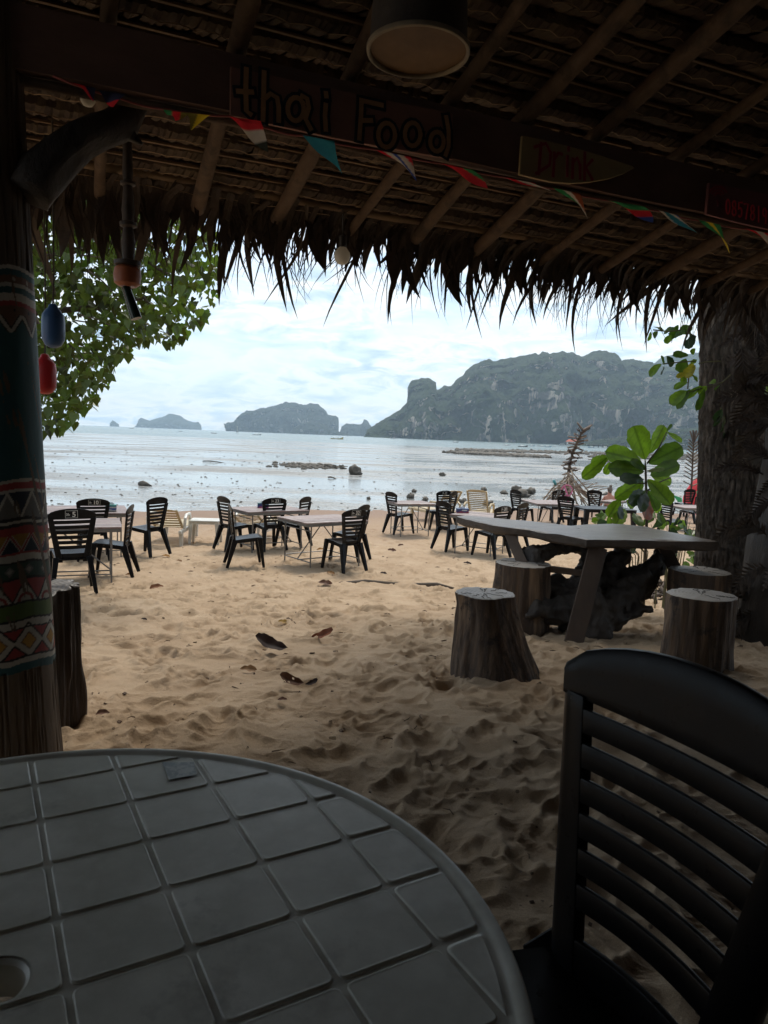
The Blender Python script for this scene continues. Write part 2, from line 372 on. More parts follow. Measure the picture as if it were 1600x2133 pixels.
# ------------------------------------------------------------------ tidal flat and sea
def flat_material():
    m_ = bpy.data.materials.new('wet_mud_flat'); m_.use_nodes = True; t = m_.node_tree; t.nodes.clear(); L = t.links.new
    out = N(t, 'ShaderNodeOutputMaterial'); b = N(t, 'ShaderNodeBsdfPrincipled')
    co = N(t, 'ShaderNodeTexCoord'); O_ = co.outputs['Object']
    mp = N(t, 'ShaderNodeMapping'); mp.inputs['Scale'].default_value = (.35, 1.0, 1); L(O_, mp.inputs[0])
    a = N(t, 'ShaderNodeTexNoise', i_Scale=.16, i_Detail=6.0, i_Roughness=.6); L(mp.outputs[0], a.inputs['Vector'])
    f = N(t, 'ShaderNodeTexNoise', i_Scale=3.2, i_Detail=6.0, i_Roughness=.75); L(mp.outputs[0], f.inputs['Vector'])
    g = N(t, 'ShaderNodeTexNoise', i_Scale=11.0, i_Detail=5.0, i_Roughness=.7); L(O_, g.inputs['Vector'])
    s = mathn(t, 'ADD', mathn(t, 'MULTIPLY', a.outputs['Fac'], 1.1), mathn(t, 'MULTIPLY', mathn(t, 'ADD', f.outputs['Fac'], g.outputs['Fac']), .5))
    k = ramp(t, [(.515, (0, 0, 0)), (.60, (1, 1, 1))], mathn(t, 'MULTIPLY', s, .5))      # 1 = mud lumps, 0 = water film
    c = N(t, 'ShaderNodeMix', data_type='RGBA'); L(k.outputs[0], c.inputs[0]); b.inputs['Specular IOR Level'].default_value = 1.0; c.inputs[6].default_value = (.26, .27, .26, 1); c.inputs[7].default_value = (.085, .082, .07, 1)
    L(c.outputs[2], b.inputs['Base Color'])
    L(mathn(t, 'ADD', mathn(t, 'MULTIPLY', k.outputs[0], .40), .12), b.inputs['Roughness'])
    bp = N(t, 'ShaderNodeBump', i_Strength=.5, i_Distance=.05); L(mathn(t, 'MULTIPLY', g.outputs['Fac'], k.outputs[0]), bp.inputs['Height'])
    rp = N(t, 'ShaderNodeTexNoise', i_Scale=7.0, i_Detail=4.0); L(mp.outputs[0], rp.inputs['Vector'])
    bp2 = N(t, 'ShaderNodeBump', i_Strength=.12, i_Distance=.05); L(rp.outputs['Fac'], bp2.inputs['Height']); L(bp.outputs[0], bp2.inputs['Normal'])
    L(bp2.outputs[0], b.inputs['Normal']); L(b.outputs[0], out.inputs['Surface'])
    return m_
def sea_material():
    m_ = bpy.data.materials.new('sea_water'); m_.use_nodes = True; t = m_.node_tree; t.nodes.clear(); L = t.links.new
    out = N(t, 'ShaderNodeOutputMaterial'); b = N(t, 'ShaderNodeBsdfPrincipled')
    co = N(t, 'ShaderNodeTexCoord'); O_ = co.outputs['Object']
    mp = N(t, 'ShaderNodeMapping'); mp.inputs['Scale'].default_value = (.12, 1.0, 1); L(O_, mp.inputs[0])
    a = N(t, 'ShaderNodeTexNoise', i_Scale=.02, i_Detail=5.0, i_Roughness=.6); L(mp.outputs[0], a.inputs['Vector'])
    c = ramp(t, [(.4, (.09, .145, .145)), (.6, (.16, .22, .215))], a.outputs['Fac']); L(c.outputs[0], b.inputs['Base Color'])
    b.inputs['Roughness'].default_value = .22; b.inputs['IOR'].default_value = 1.33
    n = N(t, 'ShaderNodeTexNoise', i_Scale=.9, i_Detail=6.0, i_Roughness=.6); mp2 = N(t, 'ShaderNodeMapping'); mp2.inputs['Scale'].default_value = (.5, 1.0, 1); L(O_, mp2.inputs[0]); L(mp2.outputs[0], n.inputs['Vector'])
    bp = N(t, 'ShaderNodeBump', i_Strength=.9, i_Distance=.30); L(n.outputs['Fac'], bp.inputs['Height']); L(bp.outputs[0], b.inputs['Normal'])
    L(b.outputs[0], out.inputs['Surface'])
    return m_
mb = MB(); P = []
for i in range(60):
    Y = 15*(200/15)**(i/59.0)
    P.append([(max(-260, min(260, k*(Y+20))), Y+12*vn([k*3], [9.])[0]*(i/59.0)**2, FLAT_Z+.004*math.sin(i*1.7+k*9)*(Y > 18)) for k in np.linspace(-2.2, 2.2, 60)])
mb.grid(P); tag(mb.build('tidal_flat', flat_material(), fix=False, smooth=True), kind='structure')
mb = MB(); mb.add([(-6200, 150, -1.12), (6200, 150, -1.12), (6200, 6200, -1.12), (-6200, 6200, -1.12)], [(0, 1, 2, 3)])
tag(mb.build('sea', sea_material(), fix=False), kind='structure')

# ------------------------------------------------------------------ hills: limestone headland and islands
def rock_mat(name, veg1, veg2, rock, pale, sc=1.0, thr=.5):
    m_ = bpy.data.materials.new(name); m_.use_nodes = True; t = m_.node_tree; t.nodes.clear(); L = t.links.new
    out = N(t, 'ShaderNodeOutputMaterial'); b = N(t, 'ShaderNodeBsdfPrincipled'); b.inputs['Roughness'].default_value = .95; b.inputs['Specular IOR Level'].default_value = .1
    co = N(t, 'ShaderNodeTexCoord'); O_ = co.outputs['Object']; ge = N(t, 'ShaderNodeNewGeometry'); se = N(t, 'ShaderNodeSeparateXYZ'); L(ge.outputs['Normal'], se.inputs[0])
    a = N(t, 'ShaderNodeTexNoise', i_Scale=.010*sc, i_Detail=8.0, i_Roughness=.62); L(O_, a.inputs['Vector'])
    v = N(t, 'ShaderNodeTexNoise', i_Scale=.07*sc, i_Detail=8.0, i_Roughness=.7); L(O_, v.inputs['Vector'])
    vc = ramp(t, [(.35, veg1), (.65, veg2)], v.outputs['Fac'])
    mp = N(t, 'ShaderNodeMapping'); mp.inputs['Scale'].default_value = (1, 1, .30); L(O_, mp.inputs[0])
    s = N(t, 'ShaderNodeTexNoise', i_Scale=.045*sc, i_Detail=8.0, i_Roughness=.65); L(mp.outputs[0], s.inputs['Vector'])
    rc = ramp(t, [(.38, tuple(x*.7 for x in rock)), (.50, rock), (.60, pale)], s.outputs['Fac'])
    steep = mathn(t, 'SUBTRACT', 1.0, mathn(t, 'ABSOLUTE', se.outputs[2]))
    k = ramp(t, [(0.5, (0, 0, 0)), (.56, (1, 1, 1))], mathn(t, 'ADD', mathn(t, 'ADD', mathn(t, 'MULTIPLY', steep, .45), mathn(t, 'ADD', mathn(t, 'MULTIPLY', s.outputs['Fac'], .55), mathn(t, 'MULTIPLY', a.outputs['Fac'], 1.25))), .5-thr))
    c = N(t, 'ShaderNodeMix', data_type='RGBA'); L(k.outputs[0], c.inputs[0]); L(vc.outputs[0], c.inputs[6]); L(rc.outputs[0], c.inputs[7]); L(c.outputs[2], b.inputs['Base Color'])
    bp = N(t, 'ShaderNodeBump', i_Strength=1.0, i_Distance=24.0/sc); L(v.outputs['Fac'], bp.inputs['Height']); L(bp.outputs[0], b.inputs['Normal'])
    L(b.outputs[0], out.inputs['Surface']); return m_
M_hill = rock_mat('limestone_and_jungle', (.012, .024, .012), (.060, .088, .032), (.19, .17, .155), (.85, .70, .56), 1.0, 1.265)
M_isle = rock_mat('island_limestone', (.016, .028, .018), (.04, .055, .035), (.11, .11, .11), (.42, .38, .34), .5, 1.27)
def hill(name, ridge, Yb, depth, m_, nu=420, nv=90, amp=9.0, seed=0, front=.5, cliff=.55, freq=.03):
    """ridge: outline points in the photo; the body is a solid ridge at distance Yb with its crest depth*front behind the foot"""
    xs = [p[0] for p in ridge]; ys = [p[1] for p in ridge]; rows = []
    X = np.linspace(xs[0], xs[-1], nu); H = np.interp(X, xs, ys)
    T = np.linspace(0, 1, nv)
    for i in range(nu):
        base = PY(X[i], 900, Yb); col = []
        Yr = Yb+depth*front; top = PY(X[i], H[i], Yr); h = max(top.z-FLAT_Z, .5)
        wob = depth*.30*float(fbm(np.array([X[i]*.018+seed]), np.array([seed*3.1]), 3, seed))
        kx = (X[i]-800)/FPX
        for tt in T:
            if tt < .62:
                q = tt/.62; zz = h*(cliff*q**.8+(1-cliff)*q**2.2 if False else (1-(1-q)**1.0)); yy = (q**2.4)*depth*front*.9+q*depth*front*.1+wob*(1-q)*(q > 0 or 1)
            else:
                q = (tt-.62)/.38; zz = h*(1-q**1.6); yy = depth*front+q*depth*(1-front)
            P_ = Vector((kx*(Yb+yy), Yb+yy, FLAT_Z-.6+zz))
            edge = min(1, min(i, nu-1-i)/6.0)*min(1, 8*(zz/h+.02))
            fall = .35 if .55 < tt < .7 else 1.0
            nz = mn.fractal(P_*freq+Vector((seed, 0, 0)), 1.0, 2.1, 5)
            gul = mn.noise(Vector((P_.x*.018+seed, 7, P_.z*.003)))
            P_.y -= edge*fall*(amp*3.0*nz+amp*5.5*gul+amp*1.3*abs(mn.noise(Vector((P_.x*.045+seed, 3, P_.z*.006))))*2); P_.x += edge*amp*.5*mn.noise(P_*freq*1.7+Vector((5, 5, 5)))
            P_.z += edge*(.9 if tt > .1 else .2)*amp*.42*mn.noise(P_*freq*4.2)*(1 if fall == 1 else .8)
            col.append(P_)
        rows.append(col)
    mb = MB(); mb.grid(rows, flip=True)
    return tag(mb.build(name, m_, fix=False, smooth=True), kind='structure')
hill('headland', [(752, 912), (762, 893), (775, 885), (800, 868), (825, 853), (841, 838), (843, 800), (849, 791), (865, 787), (884, 787), (893, 795), (895, 810), (912, 803), (930, 800), (938, 788), (955, 774), (975, 758), (985, 750), (1003, 746), (1015, 750), (1040, 745), (1060, 742), (1090, 737), (1100, 740), (1107, 733), (1130, 734), (1155, 731), (1175, 733), (1188, 742), (1205, 733), (1225, 729), (1248, 732), (1267, 742), (1272, 755), (1280, 747), (1300, 744), (1318, 753), (1345, 756), (1370, 760), (1410, 762), (1470, 770), (1560, 790), (1660, 800), (1800, 850), (1900, 920)], 1350, 620, M_hill, nu=620, nv=110, amp=15, seed=3, front=.5, freq=.018)
hill('far_ridge', [(1290, 925), (1320, 790), (1336, 757), (1360, 740), (1385, 735), (1420, 733), (1500, 730), (1600, 745), (1750, 800), (1900, 925)], 2300, 600, M_hill, nu=160, nv=50, amp=16, seed=9, freq=.012)
hill('palm_lowland', [(1190, 927), (1230, 916), (1290, 908), (1340, 896), (1375, 890), (1400, 893), (1440, 890), (1500, 880), (1650, 890), (1750, 935)], 1050, 160, M_hill, nu=260, nv=40, amp=5, seed=12, front=.4, freq=.08)
hill('large_island', [(466, 898), (469, 884), (474, 880), (490, 878), (496, 868), (502, 861), (512, 855), (527, 853), (536, 849), (550, 850), (562, 846), (575, 842), (592, 836), (612, 839), (625, 843), (643, 839), (655, 842), (668, 850), (676, 863), (690, 866), (698, 868), (700, 880), (700, 908)], 2700, 500, M_isle, nu=260, nv=60, amp=17, seed=5, freq=.012)
hill('green_islet', [(595, 904), (605, 893), (622, 883), (640, 877), (662, 880), (680, 889), (700, 898), (728, 908)], 2450, 200, M_isle, nu=110, nv=34, amp=7, seed=6, freq=.03)
hill('far_island', [(274, 892), (284, 884), (289, 870), (308, 876), (330, 870), (350, 861), (368, 864), (380, 873), (398, 879), (410, 879), (416, 886), (416, 896)], 4300, 500, M_isle, nu=130, nv=34, amp=14, seed=7, freq=.010)
hill('tiny_islet', [(225, 888), (228, 880), (232, 875), (237, 878), (240, 881), (244, 883), (245, 889)], 4300, 160, M_isle, nu=40, nv=20, amp=6, seed=8, freq=.02)
hill('low_island', [(700, 907), (706, 888), (715, 882), (730, 882), (745, 884), (752, 873), (758, 875), (770, 890), (790, 912)], 2900, 300, M_isle, nu=90, nv=30, amp=11, seed=10, freq=.018)
# ------------------------------------------------------------------ thatched roof over the terrace
ANG = R_(23); A_ = Vector((math.cos(ANG), math.sin(ANG), 0)); B_ = Vector((-math.sin(ANG), math.cos(ANG), 0))
def RB(s, n, z): return A_*s+B_*n+Vector((0, 0, z))
def zr(n): return 2.57-.24*(n-2.75) if n > -1.6 else 2.57+.24*4.35+.24*(n+1.6)
def beam_sz(px, py, n=2.66):
    d = ray(px, py); k = n/(d.dot(B_)); P_ = C0+d*k
    return P_.dot(A_), P_.z
M_pole = mat('rafter_pole_wood', (.095, .057, .034), (.13, .082, .05), 6, .8, .9, 16, (1, 1, 1), bdist=.01, c3=(.055, .035, .022), wear=((.08, .05, .03), 9, .56))
M_beam = mat('old_beam_wood', (.17, .095, .07), (.11, .062, .048), 3, .8, .5, 18, (.2, 2, 2), bdist=.006)
M_thatch = mat('palm_thatch', (.125, .082, .052), (.06, .039, .026), 14, .75, .6, 60, (1, 1, 1), bdist=.004, rvar=.35, island=True)
M_thread = mat('thatch_binding', (.42, .30, .18), (.3, .2, .12), 20, .7)
M_bamboo = mat('bamboo_purlin', (.26, .17, .09), (.16, .10, .055), 5, .6, .5, 20, bdist=.004)
M_blade = mat('dry_palm_blade', (.075, .048, .033), (.035, .024, .017), 9, .7, .4, 40, trans=.05, rvar=.4, island=True)
roof = thing('thatched_roof', 'thatched palm leaf roof on wooden rafters with a ragged hanging eave', 'roof', RB(1.5, 0, 0))
def wr(o, par=roof):
    o.parent = par; o.matrix_parent_inverse = Matrix.Translation(-par.location); return o
RAF = [-2.3, -1.9, -1.5, -1.1, -.7, -.30, .10, .54, .95, 1.38, 1.75, 2.13, 2.60, 3.06, 3.48, 3.92, 4.35, 4.8, 5.25, 5.7, 6.1]
for i, s in enumerate(RAF):
    mb = MB(); ns = np.linspace(-1.55, 3.86+.05*math.sin(i*2.3), 22); r0 = .031+.004*math.sin(i*1.9)
    mb.tube([RB(s+.012*math.sin(n*2.1+i*1.7), n, zr(n)+.045+.008*math.sin(n*3+i)) for n in ns], [r0*(1.0+.10*math.sin(n*5+i*2)) for n in ns], 10, jit=.12, seed=i*1.3)
    wr(mb.build('rafter', M_pole, smooth=True, fix=False))
mb = MB(); ss = np.linspace(-2.5, 6.4, 60)
mb.tube([RB(s, 3.73+.012*math.sin(s*2.3), zr(3.73)+.105+.008*math.sin(s*3.1)) for s in ss], [.021+.003*math.sin(s*9) for s in ss], 9, jit=.08)
wr(mb.build('eave_purlin', M_bamboo, smooth=True, fix=False))
mb = MB(); mb.tube([RB(s, 3.80+.02*math.sin(s*1.3+2), zr(3.80)+.125+.01*math.sin(s*2+1)) for s in ss], .016, 8, jit=.1); wr(mb.build('eave_purlin', M_bamboo, smooth=True, fix=False))
rng = np.random.default_rng(5)
n = 0.55; row = 0
while n < 3.78:
    mb = MB(); th = MB(); st = .046; s = -2.5
    while s < 6.4:
        wd = rng.uniform(.030, .050); sk = rng.normal(-.02, .008); dz = rng.normal(0, .0022); dn = rng.normal(0, .0035)
        wob = .010*math.sin(s*2.1+row*1.9)+.003*math.sin(s*7+row)
        z0 = zr(n)+.100+dz+wob*.4; pts = []
        for q, (a, h) in enumerate(((0, .0), (.035, -.006), (.08, .012), (.16, .060), (.25, .10))):
            nn = n+a+dn+wob; zz = z0+h-.24*a
            sx = s+sk*a/.1; w_ = wd*(1-.25*a)
            pts.append([RB(sx-w_/2, nn, zz), RB(sx, nn, zz-.004-.004*math.sin(a*20)), RB(sx+w_/2, nn, zz+.004)])
        # the leaf is folded over its batten
        back = [RB(s-wd/2, n+dn+wob-.010, z0+.03), RB(s, n+dn+wob-.012, z0+.028), RB(s+wd/2, n+dn+wob-.010, z0+.03)]
        mb.grid([back]+pts)
        s += wd*.82
    tp = []; s = -2.5
    while s < 6.4:
        pit = rng.uniform(.10, .16)
        for k in range(5):
            f = k/5; x = s+pit*f
            tp.append(RB(x, n+.038+.014*math.sin(x*2.1+row*1.9)-.022*math.sin(math.pi*f)*rng.uniform(.8, 1.2), zr(n)+.076+.0055*math.sin(x*2.1+row*1.9)))
        s += pit
    mb.tube(tp, .0022, 3, mi=1, caps=False)
    wr(tag(mb.build('thatch_row', [M_thatch, M_thread], smooth=False, fix=False), kind='stuff'))
    n += .128+.01*math.sin(row*1.7); row += 1
# batten strips between the rows, one per row, each a thin bamboo lath
for k in range(row):
    nn = .55+.128*k; mb = MB(); mb.tube([RB(s, nn+.012*math.sin(s+k), zr(nn)+.112) for s in np.linspace(-2.5, 6.4, 30)], .008, 5, caps=False); wr(mb.build('batten', M_bamboo, fix=False))
# outer weathered layer, and the part of the roof behind the viewer
mb = MB(); rows = []
for n_ in np.linspace(-1.6, 3.74, 50):
    rows.append([RB(s, n_, zr(n_)+.225+.02*mn.noise(Vector((s*3, n_*5, 0)))) for s in np.linspace(-2.6, 6.5, 110)])
mb.slab(rows, Vector((0, 0, .06))); rows = []
for n_ in np.linspace(-5.2, -1.6, 20): rows.append([RB(s, n_, zr(n_)+.2+.02*mn.noise(Vector((s*3, n_*5, 0)))) for s in np.linspace(-2.6, 6.5, 60)])
mb.slab(rows, Vector((0, 0, .06)))
rows = []
for n_ in np.linspace(-1.6, .60, 12): rows.append([RB(s, n_, zr(n_)+.10+.015*mn.noise(Vector((s*5, n_*9, 3)))) for s in np.linspace(-2.6, 6.5, 80)])
mb.grid(rows)
mb.slab([[RB(s, n_, z_+.015*mn.noise(Vector((s*6, n_*9, 3)))) for s in np.linspace(-2.6, 6.5, 110)] for n_, z_ in ((3.74, zr(3.74)+.27), (3.84, zr(3.74)+.22), (3.87, zr(3.74)+.165), (3.86, zr(3.74)+.135))], Vector((0, .03, .0)))
wr(mb.build('roof_cover', M_thatch, fix=False))
# hanging fringe
def blade_bm(mb, M, Ln, W, droop, seed, split=False):
    rg = random.Random(seed); seg = 7; a = R_(8); y = z = 0.0; rows = []; tw = rg.uniform(-.5, .5); side = rg.uniform(-.05, .05)
    for i in range(seg+1):
        t = i/seg; w_ = W*(1-.15*t if t < .5 else .925*(1-((t-.5)/.5)**1.6)*1.0)+.001
        th = tw*t; x0 = side*t*t+.01*math.sin(t*6+seed)
        c, s_ = math.cos(th), math.sin(th)
        rows.append([M @ Vector((x0-c*w_/2, y-s_*w_/2, z)), M @ Vector((x0, y, z+w_*.16)), M @ Vector((x0+c*w_/2, y+s_*w_/2, z))])
        a += droop/seg*(1.5-t); dl = Ln/seg; y += math.cos(a)*dl; z -= math.sin(a)*dl
    mb.grid(rows)
Mz = Matrix.Rotation(ANG, 4, 'Z')
stuff = MB(); count = 0; specs = []
for layer, (cnt, n0, lmin, lmax, dz) in enumerate(((230, 3.74, .16, .56, .10), (230, 3.78, .14, .54, .13), (230, 3.82, .14, .52, .16), (150, 3.72, .20, .60, .08), (46, 3.74, .60, .78, .11), (130, 3.76, .26, .58, .12))):
    for k in range(cnt):
        s = -2.5+8.9*(k+rng.random())/cnt
        cl = .5+.5*math.sin(s*5.1+layer)*math.sin(s*2.3+layer*2)          # tufts: some hang long, some are torn short
        ln = (lmin+(lmax-lmin)*cl**1.6*rng.uniform(.45, 1.3))*(1.25 if rng.random() < .08 else 1)
        specs.append((s, n0+rng.normal(0, .02), zr(n0)+dz+rng.normal(0, .008), ln, (rng.uniform(.016, .058) if layer < 5 else rng.uniform(.055, .10)), R_(rng.uniform(50, 105)), rng.normal(.16, .20), rng.normal(0, .25), k+layer*1000))
vis = [q for q in specs if -.2 < q[0] < 4.6]; vis.sort(key=lambda q: -q[3]*q[4]/(1+.25*q[0])); top300 = set(q[8] for q in vis[:296])
for (s, n_, z_, ln, W, dr, yaw, roll, sd_) in specs:
    M = Matrix.Translation(RB(s, n_, z_)) @ Mz @ Matrix.Rotation(yaw, 4, 'Z') @ Matrix.Rotation(roll, 4, 'Y')
    if sd_ in top300:
        mb = MB(); blade_bm(mb, Matrix.Identity(4), ln, W, dr, sd_); o = mb.build('palm_blade', M_blade, fix=False)
        o.parent = roof; o.matrix_world = M; o.matrix_parent_inverse = Matrix.Translation(-roof.location); o.matrix_basis = M
    else: blade_bm(stuff, M, ln, W, dr, sd_)
for k in range(900):     # fine shreds
    s = -2.5+8.9*rng.random(); M = Matrix.Translation(RB(s, 3.74, zr(3.74)+.1)) @ Mz @ Matrix.Rotation(rng.normal(.12, .25), 4, 'Z') @ Matrix.Rotation(rng.normal(0, .3), 4, 'Y')
    blade_bm(stuff, M, rng.uniform(.25, .62), rng.uniform(.004, .010), R_(rng.uniform(45, 120)), k)
wr(tag(stuff.build('palm_fringe', M_blade, fix=False), kind='stuff'))

# header beam with its boards
beam = thing('header_beam', 'long dark header beam under the rafters carrying the painted sign boards', 'beam', RB(1.5, 2.75, 2.47))
mb = MB(); rows = []
for s in np.linspace(-2.5, 6.4, 70):
    wz_ = .006*math.sin(s*2.1); rows.append([RB(s, 2.70, 2.37+wz_), RB(s, 2.78, 2.372+wz_), RB(s, 2.78, 2.568), RB(s, 2.70, 2.566+wz_*.3)])
mb.grid(rows, close=True); o = mb.build('plank', M_beam); wr(o, beam)
mb = MB(); mb.tube([RB(s, 2.745, 2.352+.005*math.sin(s*3)) for s in np.linspace(-2.5, 6.4, 50)], .017, 8, jit=.1); wr(mb.build('pole', M_pole, smooth=True, fix=False), beam)

M_board = mat('brown_sign_board', (.26, .12, .085), (.19, .095, .07), 5, .75, .4, 30, (.3, 1, 1))
M_ltr_dark = mat('black_lettering', (.008, .012, .020), (.014, .018, .026), 20, .6)
M_ltr_brown = mat('brown_lettering', (.42, .22, .10), (.30, .16, .08), 14, .7)
M_board2 = mat('drink_board_paint', (.36, .26, .12), (.28, .20, .10), 7, .7, .3, 30)
M_ltr_red = mat('maroon_lettering', (.34, .025, .045), (.25, .022, .035), 20, .6)
M_board3 = mat('phone_board_paint', (.22, .08, .08), (.17, .065, .065), 6, .7, .3, 30)
M_ltr_pink = mat('red_lettering', (.95, .07, .10), (.85, .06, .09), 20, .6)
def strokes(mb, lines, width, n0, depth, mi=0):
    """raised painted strokes on the beam face: lines of (s, z) points"""
    for ln in lines:
        pts = [Vector((a, b)) for a, b in ln]; k = len(pts)
        outl = []; outr = []
        for i, p in enumerate(pts):
            d = pts[min(i+1, k-1)]-pts[max(i-1, 0)]; d = d.normalized() if d.length > 0 else Vector((1, 0)); nn = Vector((-d.y, d.x))*width/2
            e = -d*width*.45 if i == 0 else (d*width*.45 if i == k-1 else Vector((0, 0)))
            outl.append(p+nn+e); outr.append(p-nn+e)
        P = [[RB(a.x, n0, a.y) for a in outl], [RB(a.x, n0, a.y) for a in outr]]
        mb.slab(P, -B_*depth, mi)
def arc(cx, cy, rx, ry, a0, a1, n=14): return [(cx+rx*math.cos(R_(a0+(a1-a0)*i/n)), cy+ry*math.sin(R_(a0+(a1-a0)*i/n))) for i in range(n+1)]
def tosz(lines, f): return [[beam_sz(*f(x, y)) for x, y in l] for l in lines]
# board "thai Food"
def board(name, label, pts, mt, n0=2.66, th=.016):
    sz = [beam_sz(*p, n=n0) for p in pts]; c = sum(s for s, z in sz)/len(sz)
    b = thing(name, label, 'sign', RB(c, n0, sum(z for s, z in sz)/len(sz)))
    fr = [RB(s, n0, z) for s, z in sz]; bk = [p+B_*th for p in fr]; n_ = len(fr)
    mb = MB(); mb.add(fr+bk, [tuple(range(n_)), tuple(range(2*n_-1, n_-1, -1))]+[(i, (i+1) % n_, (i+1) % n_+n_, i+n_) for i in range(n_)])
    wr(mb.build('board', mt, bevel=.003), b); return b
f7 = lambda x, y: (440+x*.3375, 90+y*.3375)
b1 = board('sign_board', 'brown hanging plank sign painted with outlined words thai Food', [(480, 138), (700, 186), (944, 236), (944, 332), (700, 288), (480, 240)], M_board)
TH = [[(215, 165), (212, 300), (215, 420), (240, 440)], [(165, 300), (250, 305)], [(325, 185), (322, 330), (318, 475)], [(322, 350), (365, 315), (405, 340), (415, 400), (415, 480)],
      [(520+50*math.cos(R_(a)), 410+72*math.sin(R_(a))) for a in range(-30, 331, 24)], [(560, 330), (590, 345), (600, 400), (580, 470), (612, 530)], [(705, 385), (700, 450), (705, 535)], [(706, 312), (708, 330)]]
FO = [[(925, 355), (922, 450), (912, 590)], [(930, 358), (1050, 385)], [(922, 480), (985, 480)], [(1080+52*math.cos(R_(a)), 570+75*math.sin(R_(a))) for a in range(0, 361, 24)],
      [(1240+48*math.cos(R_(a)), 565+72*math.sin(R_(a))) for a in range(0, 361, 24)], [(1390+42*math.cos(R_(a)), 610+60*math.sin(R_(a))) for a in range(-60, 301, 24)], [(1448, 460), (1462, 540), (1462, 640), (1445, 690)]]
for nm, Ls in (('lettering', TH), ('lettering', FO)):
    mb = MB(); g = tosz(Ls, f7)
    strokes(mb, g, .040, 2.6585, .002, 0); strokes(mb, g, .017, 2.6560, .0015, 1); wr(mb.build(nm, [M_ltr_dark, M_ltr_brown]), b1)
f2 = lambda x, y: (800+x*.5, y*.5)
b2 = board('sign_board', 'small wooden sign reading Drink, pointed at one end, on the dark beam', [(1088, 282), (1130, 290), (1200, 308), (1260, 326), (1318, 346), (1322, 350), (1300, 362), (1270, 372), (1230, 379), (1190, 382), (1150, 379), (1110, 370), (1083, 363)], M_board2, n0=2.655)
DR = [[(650, 600), (645, 665), (640, 725)], [(625, 615), (670, 600), (690, 640), (685, 690), (630, 725)], [(705, 640), (703, 690), (700, 735)], [(705, 665), (722, 640), (735, 645)], [(760, 655), (758, 735)], [(764, 618), (764, 628)],
      [(782, 665), (780, 742)], [(782, 680), (800, 660), (812, 690), (812, 745)], [(832, 640), (830, 750)], [(862, 670), (835, 700), (862, 748)]]
mb = MB(); strokes(mb, tosz(DR, f2), .013, 2.653, .002); wr(mb.build('lettering', M_ltr_red), b2)
b3 = board('sign_board', 'reddish sign with painted phone number at the far end of the beam', [(1478, 380), (1540, 392), (1640, 412), (1760, 436), (1760, 510), (1640, 486), (1540, 464), (1472, 446)], M_board3, n0=2.655)
def digit(c, x, y, w_, h):
    e = lambda *p: [(x+a*w_, y+b*h) for a, b in p]
    o = lambda cx, cy, rx, ry, a0=0, a1=360: [(x+(cx+rx*math.cos(R_(a)))*w_, y+(cy+ry*math.sin(R_(a)))*h) for a in np.linspace(a0, a1, 13)]
    return {'0': [o(.5, .5, .42, .48)], '8': [o(.5, .25, .34, .23), o(.5, .74, .40, .25)], '5': [e((.85, .02), (.2, .02), (.15, .45)), o(.45, .68, .40, .30, -100, 130)], '7': [e((.1, .02), (.9, .02), (.4, 1))],
            '1': [e((.5, 0), (.5, 1))], '9': [o(.45, .28, .36, .27), e((.82, .25), (.7, 1))], '6': [o(.5, .7, .38, .28), e((.75, 0), (.2, .55))]}[c]
Ls = []
for i, c in enumerate('085781977'):
    Ls += digit(c, 1418+i*25.5, 832+i*6.2, 19, 62)
mb = MB(); strokes(mb, tosz(Ls, f2), .0085, 2.653, .002); wr(mb.build('lettering', M_ltr_pink), b3)
mb = MB(); strokes(mb, tosz([[(1386+r*math.cos(R_(a)), 818+r*math.sin(R_(a))) for a in range(-155, -24, 13)] for r in (12, 25, 38)]+[[(1384, 838), (1386, 858)]], f2), .009, 2.653, .002); wr(mb.build('signal_mark', M_ltr_red), b3)

# ------------------------------------------------------------------ painted post with driftwood brace
post = thing('painted_post', 'thick round roof post painted teal with red, green and white zigzag bands', 'post', (-1.30, 2.45, 0))
def post_r(z): return .166-.052*min(z, 2.4)/2.4+.020*math.exp(-z/.25)
def post_c(z): return Vector((-.016*z, 0, z-.05))
nz, na = 620, 260
zz = np.concatenate([np.linspace(0, .36, 50), np.linspace(.36, 1.85, 480)[1:], np.linspace(1.85, 3.1, 60)[1:]]); aa = np.linspace(0, 2*math.pi, na, endpoint=False)
Zg, Ag = np.meshgrid(zz, aa, indexing='ij')
Rg = np.interp(Zg, [0, .1, .25, .5, 1, 2.4, 3.1], [post_r(z) for z in (0, .1, .25, .5, 1, 2.4, 3.1)])
Rg = Rg*(1+.02*np.sin(Ag*3+Zg*1.4)+.012*fbm(np.cos(Ag)*3+5+Zg*.2, np.sin(Ag)*3+Zg*3, 4, 3)) 
bare = (Zg < .47) | (Zg > 1.80)
Rg -= bare*.010*np.clip(1-np.abs(fbm(np.cos(Ag)*9+Zg*.3, np.sin(Ag)*9+Zg*1.2, 3, 9))*14, 0, 1)
vs = np.stack([Rg*np.cos(Ag)-.016*Zg, Rg*np.sin(Ag), Zg-.05], -1).reshape(-1, 3)
